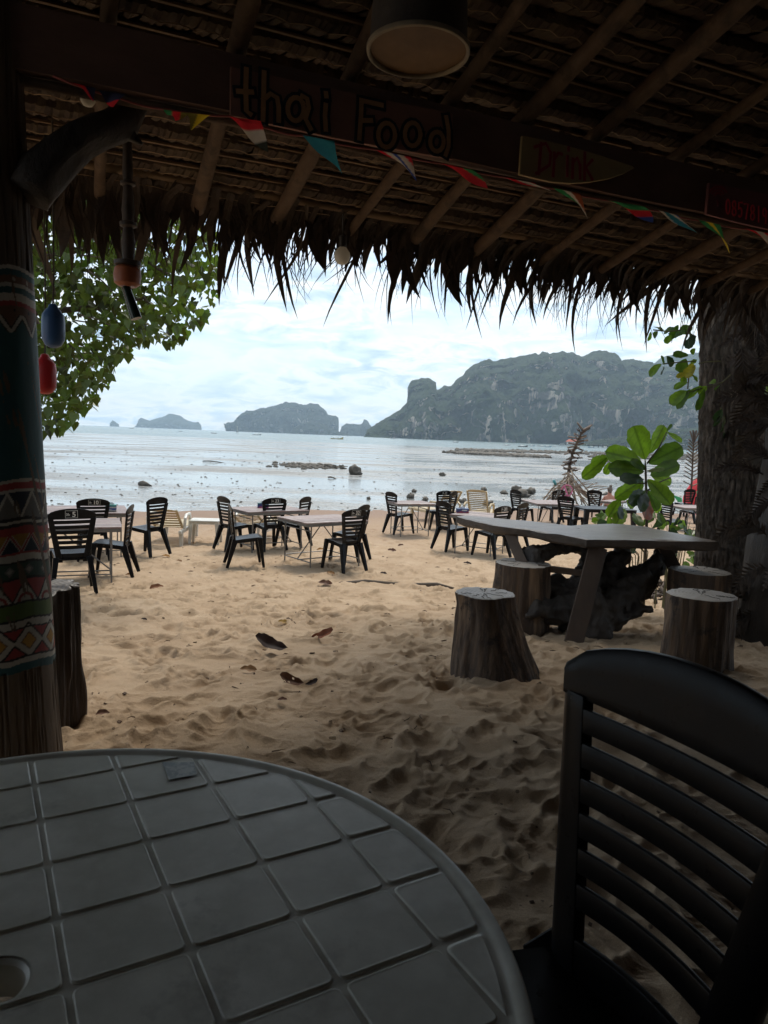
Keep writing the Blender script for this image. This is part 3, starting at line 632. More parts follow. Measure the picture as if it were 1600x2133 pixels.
# hand painted bands
wobz = Zg-.05+.005*np.sin(Ag*5+1)+.003*fbm(Ag*4, Zg*20, 3, 13)*2; U = (Ag+math.pi)/(2*math.pi)
WHT, RED, TEAL, GRN, BLK, YEL, BRN, NAVY, GRY = map(np.array, ((.50, .47, .40), (.34, .045, .04), (.018, .085, .095), (.085, .14, .03), (.015, .013, .013), (.50, .26, .04), (.15, .075, .045), (.02, .03, .05), (.16, .15, .14)))
woodc = np.array((.165, .115, .075))*(1+.5*fbm(np.cos(Ag)*6+Zg*.2, np.sin(Ag)*6+Zg*1.5, 4, 19))[..., None]
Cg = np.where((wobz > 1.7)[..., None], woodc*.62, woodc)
def bnd(z0, z1, c): 
    global Cg; k = (wobz >= z0) & (wobz < z1); Cg = np.where(k[..., None], c, Cg)
def zig(z0, z1, num, top, bot, line, lw, ph=0.0, line2=None):
    global Cg; k = (wobz >= z0) & (wobz < z1); t = (wobz-z0)/(z1-z0); tr = np.abs(((U*num+ph) % 1)*2-1)
    Cg = np.where((k & (t > tr))[..., None], top, Cg); Cg = np.where((k & (t <= tr))[..., None], bot, Cg)
    if line2 is not None: Cg = np.where((k & (np.abs(t-tr) < lw*1.9))[..., None], line2, Cg)
    Cg = np.where((k & (np.abs(t-tr) < lw))[..., None], line, Cg)
for b_ in ((1.735, 1.747, WHT), (1.715, 1.735, TEAL), (1.692, 1.715, BRN), (1.68, 1.692, WHT), (1.66, 1.68, TEAL), (1.635, 1.66, WHT), (1.62, 1.635, RED), (1.594, 1.62, BRN)): bnd(*b_)
zig(1.535, 1.594, 11, BRN, TEAL, WHT, .16, 0.2, BLK)
for b_ in ((1.062, 1.535, TEAL), (1.052, 1.062, WHT), (1.030, 1.052, RED), (1.02, 1.03, WHT)): bnd(*b_)
zig(.936, 1.02, 11, NAVY, GRY, WHT, .11, 0.1)
for b_ in ((.925, .936, BLK), (.916, .925, WHT), (.905, .916, BLK), (.880, .905, RED)): bnd(*b_)
zig(.82, .880, 13, YEL*.7, NAVY, RED, .10, .35, WHT)
for b_ in ((.813, .82, RED), (.79, .813, WHT), (.783, .79, BLK), (.735, .783, np.array((.03, .07, .05)))): bnd(*b_)
def dots(zc, num, rad, col, ph=0, dia=False):
    global Cg; du = (((U*num+ph) % 1)-.5)/num*2*math.pi*.15; dz = wobz-zc
    d = (np.abs(du)+np.abs(dz)*.9) if dia else np.sqrt(du**2+dz**2); Cg = np.where((d < rad)[..., None], col, Cg)
dots(.759, 15, .017, GRY, .2, True); dots(.759, 15, .009, WHT*.7, .2, True)
dots(1.703, 16, .0065, WHT*.8); dots(1.607, 16, .005, BLK)
bnd(.655, .735, WHT); 
zig(.655, .728, 11, RED, WHT*.9, BLK, .07, .55); dots(.655, 11, .028, RED*.8, .05, False); dots(.655, 11, .018, WHT*.8, .05, False); bnd(.728, .735, BLK)
for b_ in ((.648, .655, BLK), (.597, .648, GRN), (.590, .597, BLK), (.565, .59, WHT), (.47, .565, RED)): bnd(*b_)
dots(.517, 10, .058, BLK, .4, True); dots(.517, 10, .050, WHT, .4, True); dots(.517, 10, .028, BRN, .4, True); dots(.517, 10, .023, YEL, .4, True)
for b_ in ((.562, .567, BLK), (.462, .470, BLK), (.445, .462, WHT), (.418, .445, TEAL)): bnd(*b_)
chip = fbm(np.cos(Ag)*5, np.sin(Ag)*5+Zg*9, 4, 23) > .22; Cg = np.where((chip & (wobz > .418) & (wobz < 1.747))[..., None], woodc*.8, Cg)
idx = np.arange(len(zz)*na).reshape(len(zz), na); q = np.stack([idx[:-1], np.roll(idx[:-1], -1, 1), np.roll(idx[1:], -1, 1), idx[1:]], -1).reshape(-1, 4)
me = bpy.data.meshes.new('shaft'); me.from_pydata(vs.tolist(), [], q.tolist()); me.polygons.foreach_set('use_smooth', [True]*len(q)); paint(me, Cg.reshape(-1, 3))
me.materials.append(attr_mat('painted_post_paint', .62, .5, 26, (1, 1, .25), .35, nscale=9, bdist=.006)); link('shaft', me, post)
M_drift_dark = mat('dark_driftwood', (.022, .017, .014), (.050, .038, .029), 5, .65, 1.0, 14, (1, 1, .5), bdist=.02)
mb = MB(); pth = [(66, 405), (90, 365), (125, 325), (165, 295), (205, 275), (240, 262), (262, 250), (280, 235), (300, 222)]
mb.tube([PY(x, y, 2.42+.04*i) for i, (x, y) in enumerate(pth)], [.060, .066, .062, .058, .054, .052, .050, .036, .02], 16, jit=.22, seed=4)
mb.tube([PY(258, 262, 2.66), PY(275, 285, 2.66), PY(296, 300, 2.66)], [.035, .02, .006], 9, jit=.2, seed=2)
o = mb.build('brace', M_drift_dark, smooth=True, fix=False); o.parent = post; o.matrix_parent_inverse = Matrix.Translation(-post.location)

# ------------------------------------------------------------------ things hanging from the roof
M_rope = mat('old_rope', (.10, .08, .06), (.06, .05, .04), 30, .9)
M_lampout = mat('dark_tin', (.035, .025, .02), (.06, .045, .03), 10, .7, .3, 30)
M_lampin = mat('stained_yellow_tin', (.20, .10, .028), (.13, .065, .02), 5, .7, .2, 20, wear=((.05, .05, .045), 5.5, .67))
M_rim = mat('pale_lamp_rim', (.34, .27, .17), (.2, .15, .1), 14, .6)
lc = PY(871, 108, 1.9)
lamp = thing('hanging_lampshade', 'round drum lampshade with stained yellow underside hanging above the beam', 'lampshade', lc)
mb = MB(); mb.lathe([(.122, 0), (.120, .05), (.116, .13), (.108, .15), (.02, .155)], 40, cap=False); o = mb.build('shade', M_lampout, lamp, smooth='auto')
mb = MB(); mb.lathe([(.128, -.004), (.129, .006), (.121, .010), (.119, .0), (.122, -.006), (.128, -.004)], 40, cap=False); mb.build('rim', M_rim, lamp, smooth=True)
mb = MB(); mb.lathe([(.119, .004), (.119, .0035)], 40); mb.build('base_disc', M_lampin, lamp)
mb = MB(); mb.tube([(0, 0, .15), (0, 0, zr(1.75)+.1-lc.z)], .006, 6); mb.build('cord', M_rope, lamp)

def at_things():
    # bulb at the eave
    c = PY(713, 533, 3.75); b = thing('light_bulb', 'white globe light bulb hanging from the eave over the sand', 'bulb', c)
    mb = MB(); mb.lathe([(.006, -.044), (.022, -.038), (.035, -.024), (.041, -.004), (.038, .016), (.026, .032), (.018, .042)], 24); mb.build('globe', mat('frosted_glass', (.80, .78, .72), (.75, .73, .68), 8, .3, trans=.4), b, smooth=True)
    mb = MB(); mb.lathe([(.019, .040), (.021, .05), (.021, .095), (.012, .10)], 16); mb.tube([(0, 0, .1), (.0, -.02, .2)], .004, 6); mb.build('socket', mat('socket_plastic', (.05, .045, .04), None, 9, .5), b, smooth='auto')
    c = PY(183, 203, 2.62); b = thing('light_bulb', 'dim white light bulb tucked among the flags on the beam', 'bulb', c)
    mb = MB(); mb.lathe([(.004, -.03), (.016, -.026), (.025, -.012), (.026, .004), (.018, .02), (.012, .028)], 20); mb.build('globe', MATS['frosted_glass'], b, smooth=True)
    mb = MB(); mb.lathe([(.013, .027), (.014, .03), (.014, .065), (.008, .07)], 14); mb.build('socket', MATS['socket_plastic'], b, smooth='auto')
    # carved hanging ornament with orange float
    Yc = 3.05; top = PY(262, 262, Yc); g = thing('hanging_ornament', 'carved wooden rod with orange float and bottle neck hanging at the eave', 'ornament', top)
    def seg(name, pa, pb, prof, mt, nn=18):
        a = PY(*pa, Yc)-top; bq = PY(*pb, Yc)-top; x, y, d = frame_from(bq-a); Ls = (bq-a).length; mb = MB(); P = []
        for t, r in prof: P.append([a+d*Ls*t+x*r*math.cos(k*2*math.pi/nn)+y*r*math.sin(k*2*math.pi/nn) for k in range(nn)])
        mb.grid(P, close=True); mb.add([p for p in P[0]], [tuple(range(nn))]); mb.add([p for p in P[-1]], [tuple(range(nn-1, -1, -1))]); return mb.build(name, mt, g, smooth='auto')
    seg('rod', (265, 262), (268, 545), [(0, .014), (.1, .018), (.35, .021), (.40, .017), (.41, .030), (.43, .030), (.44, .018), (.62, .026), (.70, .022), (.71, .034), (.735, .034), (.75, .02), (.86, .028), (1, .022)], mat('carved_rod_wood', (.04, .028, .022), (.07, .05, .04), 12, .6, .4))
    seg('wooden_ring', (266, 542), (266, 556), [(0, .035), (.2, .054), (.8, .054), (1, .04)], mat('ring_wood', (.05, .035, .028), None, 9, .5, .3))
    seg('orange_float', (266, 555), (265, 597), [(0, .040), (.12, .052), (.5, .056), (.85, .052), (1, .036)], mat('orange_float_paint', (.42, .13, .045), (.33, .09, .035), 9, .45, .2, wear=((.2, .1, .05), 7, .62)))
    seg('bottle_neck', (262, 598), (284, 664), [(0, .020), (.1, .018), (.9, .023), (1, .023)], mat('dark_green_glass', (.010, .025, .020), (.014, .03, .024), 6, .2))
    for nm, lab, px, Yb_, rx, rz, top_, m1 in (('fishing_float', 'blue capsule fishing float hanging beside the painted post', (111, 682), 3.0, .045, .082, 'blue', mat('blue_float_plastic', (.06, .15, .33), (.045, .11, .26), 4, .4, .15, spec=.4)),
                                      ('fishing_float', 'red fishing float half hidden by the edge of the painted post', (94, 782), 3.15, .046, .080, 'red', mat('red_float_plastic', (.62, .045, .05), (.5, .035, .04), 4, .4, .15, trans=.15))):
        c = PY(*px, Yb_); b = thing(nm, lab, 'float', c); mb = MB()
        mb.lathe([(.008, rz+.012), (.016, rz+.008), (.020, rz-.004), (rx*.62, rz*.86), (rx*.92, rz*.62), (rx, rz*.3), (rx*1.0, -.3*rz), (rx*.95, -.6*rz), (rx*.7, -.88*rz), (rx*.3, -rz)], 28); mb.build('body', m1, b, smooth=True)
        mb = MB(); mb.tube([(0, 0, rz+.01), (.004, 0, rz+.12), (0, .01, 2.45-c.z)], .0035, 6); mb.build('cord', M_rope, b)
at_things()

# bunting
bun = thing('bunting', 'string of small triangular country flags along the beam', 'bunting', RB(1.5, 2.63, 2.33))
mb = MB(); cp = [(110, 158), (250, 205), (345, 228), (480, 242), (560, 268), (635, 283), (785, 312), (930, 342), (1055, 370), (1160, 394), (1270, 418), (1375, 440), (1460, 460), (1560, 478), (1700, 505)]
cp = [RB(*((lambda q: (q[0], 2.635, q[1]))(beam_sz(*p, n=2.635)))) for p in cp]; full = []
for a, b in zip(cp, cp[1:]): full += [a.lerp(b, t)-Vector((0, 0, .006*math.sin(math.pi*t))) for t in (0, .25, .5, .75)]
mb.tube(full+[cp[-1]], .0035, 6); wr(mb.build('cord', mat('pink_tape', (.40, .10, .08), (.3, .08, .07), 20, .7), smooth=True, fix=False), bun)
W_, R2, G2, B2, Y2, K2 = (.7, .66, .6), (.75, .04, .06), (.06, .34, .13), (.05, .10, .42), (.80, .62, .05), (.04, .05, .04)
TB = (.05, .32, .45); OR = (.42, .12, .06); NV = (.04, .05, .12); OL = (.22, .20, .05)
FL = [((150, 172), (200, 184), (195, 212), [R2, NV], 0), ((205, 188), (262, 196), (235, 236), [NV, R2], 1), ((340, 228), (395, 236), (362, 262), [G2, R2, OL], 0), ((385, 234), (438, 240), (398, 272), [OL, Y2], 0), ((478, 243), (543, 252), (553, 326), [R2, W_, K2], 1),
      ((630, 281), (697, 294), (704, 372), [TB], 0), ((785, 313), (855, 326), (868, 378), [R2, W_, B2, W_, R2], 0), ((920, 341), (985, 354), (1007, 398), [R2, R2, G2], 0), ((1052, 369), (1115, 382), (1132, 406), [R2, W_, R2], 0), ((1152, 391), (1208, 403), (1225, 460), [G2, W_, OR], 0),
      ((1265, 417), (1342, 430), (1352, 467), [G2, R2, B2], 1), ((1372, 438), (1412, 448), (1436, 495), [W_, TB, W_, B2], 0), ((1455, 458), (1500, 468), (1517, 530), [G2, Y2, G2], 0), ((1552, 476), (1610, 488), (1625, 530), [R2, W_, R2], 0)]
M_flag = attr_mat('flag_cloth', .8, .2, 300, noise=.2, trans=.55)
for fi, (a, b, c, cs, mode) in enumerate(FL):
    pa, pb, pc = [RB(*((lambda q: (q[0], 2.63, q[1]))(beam_sz(*p, n=2.63)))) for p in (a, b, c)]
    nn = 14; vs = []; cc = []; fs = []; ids = {}
    for i in range(nn+1):
        for j in range(nn+1-i):
            u = i/nn; v = j/nn; p = pa+(pb-pa)*u+(pc-pa)*v; amp = .030*(v**.8)
            p += B_*(-amp*(1+math.sin(u*7+v*5+fi*2))+.0) ; ids[i, j] = len(vs); vs.append(p)
            t = (u+v*.5) if mode == 0 else v; col = cs[min(len(cs)-1, int(t*len(cs)*.999))]; cc.append(col)
    for i in range(nn):
        for j in range(nn-i):
            fs.append((ids[i, j], ids[i+1, j], ids[i, j+1]))
            if j < nn-i-1: fs.append((ids[i+1, j], ids[i+1, j+1], ids[i, j+1]))
    me = bpy.data.meshes.new('flag'); me.from_pydata([tuple(p) for p in vs], [], fs); me.polygons.foreach_set('use_smooth', [True]*len(fs)); paint(me, cc); me.materials.append(M_flag)
    wr(link('flag', me), bun)

# the timber wall of the kitchen behind the viewer, and unseen side walls added to keep side light out
M_wallp = mat('dark_plank_wall', (.055, .038, .028), (.035, .025, .02), 3, .8, .5, 12, (1, 1, .1))
for nm, lab, a, b in (('unseen_plank_wall', 'dark plank wall closing the terrace behind the viewer', (-2.4, -3.0), (5.1, -3.0)), ('unseen_plank_wall', 'unseen dark plank wall added at the left to block side light', (-2.3, -3.0), (-2.3, 1.55)), ('unseen_plank_wall', 'unseen dark plank wall added at the right to block side light', (5.0, -3.0), (5.0, 2.3))):
    pa, pb = RB(*a, 0), RB(*b, 0); t = thing(nm, lab, 'wall', (pa+pb)/2); n_ = int((pb-pa).length/.24); d = (pb-pa)/n_
    for k in range(n_):
        mb = MB(); p = pa+d*(k+.5)-t.location; ang = math.atan2(d.y, d.x)
        mb.box(p+Vector((0, 0, 1.55)), (d.length-.008, .03, 3.2), Matrix.Rotation(ang, 4, 'Z')); mb.build('plank', M_wallp, t)
# ------------------------------------------------------------------ black plastic chairs
def yb(z, x): return -.19-(z-.44)*.13-.017*(1-(x/.2)**2)
def hw(z): return .170+(z-.44)*.162
def hi(z): return .112+(z-.44)*.178
def build_chair(nm, label, group):
    t = thing(nm, label, 'chair', (0, 0, 0), 0, group)
    def slat(z0, z1, name='slat', arch=None, th=.013):
        mb = MB(); nx = 13; P = []
        for i in range(nx):
            u = -1+2*i/(nx-1); rowp = []
            zt = z1 if arch is None else z1+arch*(1-abs(u)**2.2)-.012*max(0, (abs(u)-.93)/.07)**2
            k = 3 if arch is None else 6
            for j in range(k):
                z = z0+(zt-z0)*j/(k-1); w_ = (hi(z)+.012) if arch is None else hw(z)
                rowp.append(Vector((u*w_, yb(z, u*.2)-(.005 if (arch is not None and j == k-1) else 0), z)))
            P.append(rowp)
        mb.slab(P, Vector((0, -th, 0))); return mb.build(name, M_black, t, smooth='auto', bevel=.0035)
    slat(.818, .880, 'crest_panel', .054, .014)
    for i in range(6): slat(.767-.055*i, .806-.055*i, th=.009)
    slat(.385, .446, 'lower_rail')
    for sx in (-1, 1):
        mb = MB(); P = []
        for i in range(15):
            z = .35+(.826-.35)*i/14; w0 = hw(z)+.004; wi = w0-hi(z)
            tap = 1
            P.append([Vector((sx*(w0-wi+wi*k/3*tap), yb(z, .2)-.008*(k == 3)+.0, z)) for k in range(4)])
        mb.slab(P, Vector((0, -.026, 0))); mb.build('stile', M_black, t, smooth='auto', bevel=.005)
        mb = MB(); mb.bar((sx*.165, -.195, .40), (sx*.222, -.315, -.02), .060, .085, .036, .042, Vector((0, 1, 0))); mb.build('leg', M_black, t, bevel=.005)
        mb = MB(); mb.bar((sx*.188, .165, .43), (sx*.215, .235, -.02), .048, .070, .036, .036, Vector((0, 1, 0))); mb.build('leg', M_black, t, bevel=.005)
    mb = MB(); P = []
    for i in range(13):
        v = i/12; y = -.222+.447*v; w_ = .168+.037*v; rr = []
        for j in range(13):
            u = -1+2*j/12; cut = .03*max(0, (v-.9)/.1)**2
            z = .445-.010*(1-u*u)*math.sin(math.pi*min(1, v*1.1))-.022*max(0, (v-.82)/.18)**2+.004*abs(u)**6
            rr.append(Vector((u*(w_-cut), y, z-.058*(1-v)**1.2)))
        P.append(rr)
    mb.slab(P, Vector((0, 0, -.014))); mb.build('seat', M_black, t, smooth='auto')
    mb = MB()
    for sx in (-1, 1): mb.bar((sx*.160, -.19, .362), (sx*.194, .20, .412), .012, .040, up=Vector((0, 0, 1)))
    mb.bar((-.19, .208, .408), (.19, .208, .408), .036, .012, up=Vector((0, 1, 0)))
    mb.build('seat_apron', M_black, t, bevel=.003)
    return t
CH = []
def digits_mesh(txt):
    cu = bpy.data.curves.new('number', 'FONT'); cu.body = txt; cu.size = .078; cu.align_x = 'LEFT'; cu.extrude = .0006; cu.offset = .0012
    o = bpy.data.objects.new('tmp', cu); COL.objects.link(o); bpy.context.view_layer.update()
    me = bpy.data.meshes.new_from_object(o); COL.objects.unlink(o); bpy.data.objects.remove(o); me.materials.clear(); me.materials.append(M_paintwhite); return me
chair0 = build_chair('plastic_chair', 'tmp', 'tmp')
used0 = False
def solveY(px, py, h):
    """distance at which something of height h standing on the beach has its top at this line of sight"""
    Y = 7.5
    while Y < 30:
        P_ = PY(px, py, Y)
        if P_.z <= max(gz(Y), FLAT_Z)+h: break
        Y += .02
    return P_
def chair(px, py, yaw, label, num=None, group='black plastic chairs on the beach', loc=None):
    global used0
    c = chair0 if not used0 else copy_tree(chair0); used0 = True
    yw = R_(yaw)
    if loc is None:
        P_ = solveY(px, py, .938); off = Matrix.Rotation(yw, 3, 'Z') @ Vector((0, -.30, 0)); x, y = P_.x-off.x, P_.y-off.y
        z = sum(sh(x+a, y+b) for a, b in ((0, 0), (.2, .2), (-.2, .2), (.2, -.2), (-.2, -.2)))/5 if y < 21 else FLAT_Z
        z = P_.z-.90+(z-(P_.z-.938))*.5
    else: x, y, z = loc
    c.location = (x, y, z); c.rotation_euler = (R_(random.uniform(-1.2, 1.2)), R_(random.uniform(-1.2, 1.2)), yw)
    tag(c, label, 'chair', group)
    if num:
        me = digits_mesh(num); zc = .846; wtot = .036*len(num)+.05
        # text faces the rear of the chair (-Y)
        e = link('number', me, c); e.location = (-.002, yb(.87, 0)-.0165, zc); e.rotation_euler = (R_(90)+.13, 0, 0)
        th = digits_mesh('โต๊ะ'); e2 = link('small_lettering', th, c); e2.location = (-.060, yb(.87, 0)-.0165, zc+.012); e2.rotation_euler = (R_(90)+.13, 0, 0); e2.scale = (.40, .40, 1)
        x0, x1, z0, z1 = -.066, .006+.046*len(num), .834, .912; mb = MB(); tl = lambda z: yb(.87, 0)-.0155-(z-.87)*.13
        for a, b in (((x0, z0), (x1, z0)), ((x1, z0), (x1, z1)), ((x1, z1), (x0, z1)), ((x0, z1), (x0, z0))):
            mb.bar((a[0], tl(a[1]), a[1]), (b[0], tl(b[1]), b[1]), .0028, .002)
        mb.build('number_frame', M_paintwhite, c)
    CH.append((c, label)); return c
fc = chair(0, 0, 134, 'large black slatted plastic chair close to the viewer beside the round grey table', None, 'black plastic chairs under the roof', loc=(.216, .908, .0))
fc.rotation_euler = (0, 0, R_(117))
chair(154, 1066, 27, 'black slatted plastic chair with number 5 on its backrest, nearest the painted post', '5')
chair(195, 1043, 24, 'black plastic chair numbered 10 between the two left tables', '10')
chair(281, 1057, 99, 'black chair seen side on at the right end of the left front table', None)
chair(334, 1041, 64, 'black chair turned to the sea in front of the slatted white lounger, facing left', None)
chair(460, 1038, -50, 'black chair at the left end of the second table, beside the white plastic stand', None)
chair(474, 1053, -72, 'black chair in profile facing right, in front of the chair by the white stand', None)
chair(576, 1041, 34, 'black plastic chair numbered 23 in front of the middle far table', '23')
chair(640, 1038, 70, 'black chair at the right end of the middle far table, facing left', None)
chair(743, 1065, 41, 'black plastic chair numbered 32 at the near corner of the centre table', '32')
chair(762, 1054, 66, 'black chair partly hidden behind the chair numbered 32', None)
chair(813, 1027, -57, 'black chair at the left end of the small table close to the waterline', None)
chair(930, 1027, 32, 'black plastic chair numbered 3 beside the cream lounger', '3')
chair(949, 1028, 62, 'black chair tucked just behind the chair numbered 3', None)
chair(919, 1047, -56, 'black chair left of the table with the tissue box, its tall back to the viewer', None)
chair(1052, 1058, 42, 'black plastic chair numbered 30 in front of the tissue box table', '30')
chair(1095, 1051, 52, 'black chair just right of the chair numbered 30, above the slab table', None)
chair(1071, 1025, -62, 'black chair at the left end of the table nearest the driftwood tripod', None)
chair(1166, 1025, 31, 'black chair under the leaning plank signpost at the right of a far table, numbered 1', '1')
chair(1176, 1038, -50, 'tall looking black chair behind the middle of the wooden slab table', None)
chair(1238, 1023, -36, 'black chair beside the sunbather, facing the sea', None)
chair(1385, 1045, -70, 'black chair half hidden behind the big leaved sapling', None)
chair(1440, 1021, 18, 'black chair in front of the red and green beach tent', None)
chair(1460, 1033, 40, 'black chair cut off by the edge of the big tree trunk', None)

# ------------------------------------------------------------------ folding tables with worn red plank tops
M_top = mat('worn_red_planks', (.30, .255, .235), (.17, .10, .09), 5, .5, .4, 20, (1, 6, 1), c3=(.36, .33, .31), rvar=.25, spec=.5)
M_toprim = mat('grey_table_rim', (.10, .10, .10), (.15, .14, .13), 8, .5, .1)
def table(a, b, wdt, label, zt=None, nb=6, H=.74, style='steel', group='folding tables on the beach'):
    A = solveY(*a, H); B = solveY(*b, H); zt = (A.z+B.z)/2; A = PZ(*a, zt); B = PZ(*b, zt)
    e = Vector((B.x-A.x, B.y-A.y, 0)); ln = e.length; e.normalize(); nn = Vector((-e.y, e.x, 0))
    c = (A+B)/2+nn*wdt/2; ang = math.atan2(e.y, e.x)
    g = zt-H; t = thing('folding_table', label, 'table', (c.x, c.y, g), ang, group)
    long_y = wdt > ln; W_, D_ = (wdt, ln) if long_y else (ln, wdt)
    if long_y: t.rotation_euler.z = ang+math.pi/2
    # local: x = long side W_, y = D_
    bw = D_/nb
    if style == 'steel':
        for k in range(nb):
            mb = MB(); mb.box((random.uniform(-.004, .004), -D_/2+bw*(k+.5), H-.010+random.uniform(-.0015, .0015)), (W_, bw-.004, .02)); o = mb.build('plank', M_top, t, bevel=.002)
        mb = MB()
        for sy in (-1, 1): mb.box((0, sy*(D_/2-.015), H-.042), (W_-.02, .022, .042))
        for sx in (-1, 1): mb.box((sx*(W_/2-.02), 0, H-.042), (.022, D_-.055, .042))
        mb.build('apron', M_toprim, t, bevel=.002)
        lx, ly = W_/2-.12, D_/2-.07
        for sx in (-1, 1):
            for sy in (-1, 1):
                mb = MB(); mb.tube([(sx*lx, sy*ly, H-.03), (sx*lx, sy*ly, -.03)], .0115, 8); mb.build('leg', M_steel, t, smooth='auto')
            mb = MB(); mb.tube([(sx*lx, -ly, .12), (sx*lx, ly, .12)], .009, 8); mb.tube([(sx*lx, -ly, H-.14), (sx*lx, ly, H-.14)], .009, 8); mb.build('cross_bar', M_steel, t, smooth='auto')
            mb = MB(); mb.tube([(sx*lx, 0, .12), (sx*.04, .02, H-.13)], .009, 8); mb.build('brace', M_steel, t, smooth='auto')
        mb = MB(); mb.tube([(-lx, ly, .14), (lx, ly, .14)], .008, 8); mb.tube([(-lx, -.01, .11), (lx, -.01, .11)], .009, 8); mb.build('stretcher', M_steel, t, smooth='auto')
    else:
        mb = MB(); mb.prism([(x, y) for x, y in ((-W_/2, -D_/2+.04), (-W_/2+.04, -D_/2), (W_/2-.04, -D_/2), (W_/2, -D_/2+.04), (W_/2, D_/2-.04), (W_/2-.04, D_/2), (-W_/2+.04, D_/2), (-W_/2, D_/2-.04))], H-.03, H, bev=.008); mb.build('tabletop', M_black, t, bevel=.002)
        for sy in (-1, 1):
            mb = MB(); mb.box((0, sy*(D_/2-.03), H-.055), (W_-.08, .015, .05)); mb.build('apron', M_black, t)
        for sx in (-1, 1):
            for sy in (-1, 1): mb = MB(); mb.bar((sx*(W_/2-.07), sy*(D_/2-.07), H-.03), (sx*(W_/2-.03), sy*(D_/2-.03), -.03), .11, .11, .07, .07); mb.build('leg', M_black, t, bevel=.008)
    bpy.context.view_layer.update()
    return t, c, zt
table((254, 1098), (249.5, 1079), 1.45, 'red plank folding table behind the chair numbered 5')
table((269.6, 1069), (259.6, 1052.5), 1.5, 'folding table at the far left behind the chair numbered 10')
table((474, 1056), (517, 1067), 1.2, 'folding table between the chair numbered 23 and the sea')
T4 = table((577, 1076), (640, 1090), 1.15, 'square plank topped folding table beside the chair numbered 32')
table((829, 1049.5), (908, 1050), .8, 'folding table closest to the waterline, left of the chair numbered 3')
T6 = table((936, 1071), (1036, 1080), .85, 'folding table carrying the blue tissue box in front of the slab table')
table((1084, 1040), (1120, 1049.5), 1.1, 'folding table under the plank signpost and driftwood tripod')
table((1194, 1053), (1219, 1060), 1.25, 'black plastic table with thick legs behind the slab table', style='plastic', group='black plastic table')
table((1250, 1043), (1284, 1046), .8, 'small red topped table beside the sunbather')
table((1386, 1050), (1428, 1058), 1.1, 'folding table between the sapling and the big trunk, in front of the red tent')

# tissue boxes
M_box = attr_mat('printed_carton', .55, .05, 50, noise=.1)
def tissue(px, py, zt, label, cols, yaw=8, size=(.23, .12, .085)):
    P_ = PZ(px, py, zt); t = thing('tissue_box', label, 'tissue box', (P_.x, P_.y, zt), R_(yaw), 'tissue boxes on the beach tables')
    mb = MB(); nx, nz_ = 14, 6; sx, sy, sz = size; mb.box((0, 0, sz/2), size); me = mb.mesh('carton', M_box)
    bm = bmesh.new(); bm.from_mesh(me); bmesh.ops.subdivide_edges(bm, edges=bm.edges, cuts=7, use_grid_fill=True); bm.to_mesh(me); bm.free()
    cc = []
    for v in me.vertices:
        x, y, z = v.co; k = z/sz+.12*math.sin(x*40); cc.append(cols[0] if k > .78 else (cols[1] if k > .28 else cols[2]) if z < sz-.001 else cols[0])
    paint(me, cc); link('carton', me, t)
    mb = MB(); mb.box((.03, -sy/2-.001, sz*.6), (.10, .001, .02)); mb.build('print', M_paintwhite, t)
    mb = MB(); rows = []
    for i in range(7):
        r = .045*(1-i/6*.5)*(1 if i else .8); rows.append([Vector((r*math.cos(a)*(1.2+.3*math.sin(a*3+i)), r*.25*math.sin(a)*(1+.4*math.sin(a*2)), sz+.006*i+.004*math.sin(a*5+i))) for a in np.linspace(0, 2*math.pi, 17)[:-1]])
    mb.grid(rows, close=True); mb.build('tissue', mat('tissue_paper', (.7, .7, .7), (.6, .6, .62), 8, .9), t, smooth=True)
tissue(963, 1068, T6[2]+.001, 'blue and white tissue box on the table behind the slab table', ((.10, .16, .30), (.05, .06, .16), (.30, .05, .09)), 4)
tissue(231, 1064, solveY(231, 1062, .74).z, 'teal and blue tissue box on the far left table', ((.08, .30, .28), (.05, .08, .30), (.5, .5, .5)), 20, (.17, .13, .10))
tissue(548, 1059, solveY(548, 1059, .74).z, 'navy and pink tissue box on the table behind the chair numbered 23', ((.04, .14, .16), (.04, .06, .20), (.40, .06, .16)), 12, (.20, .12, .10))

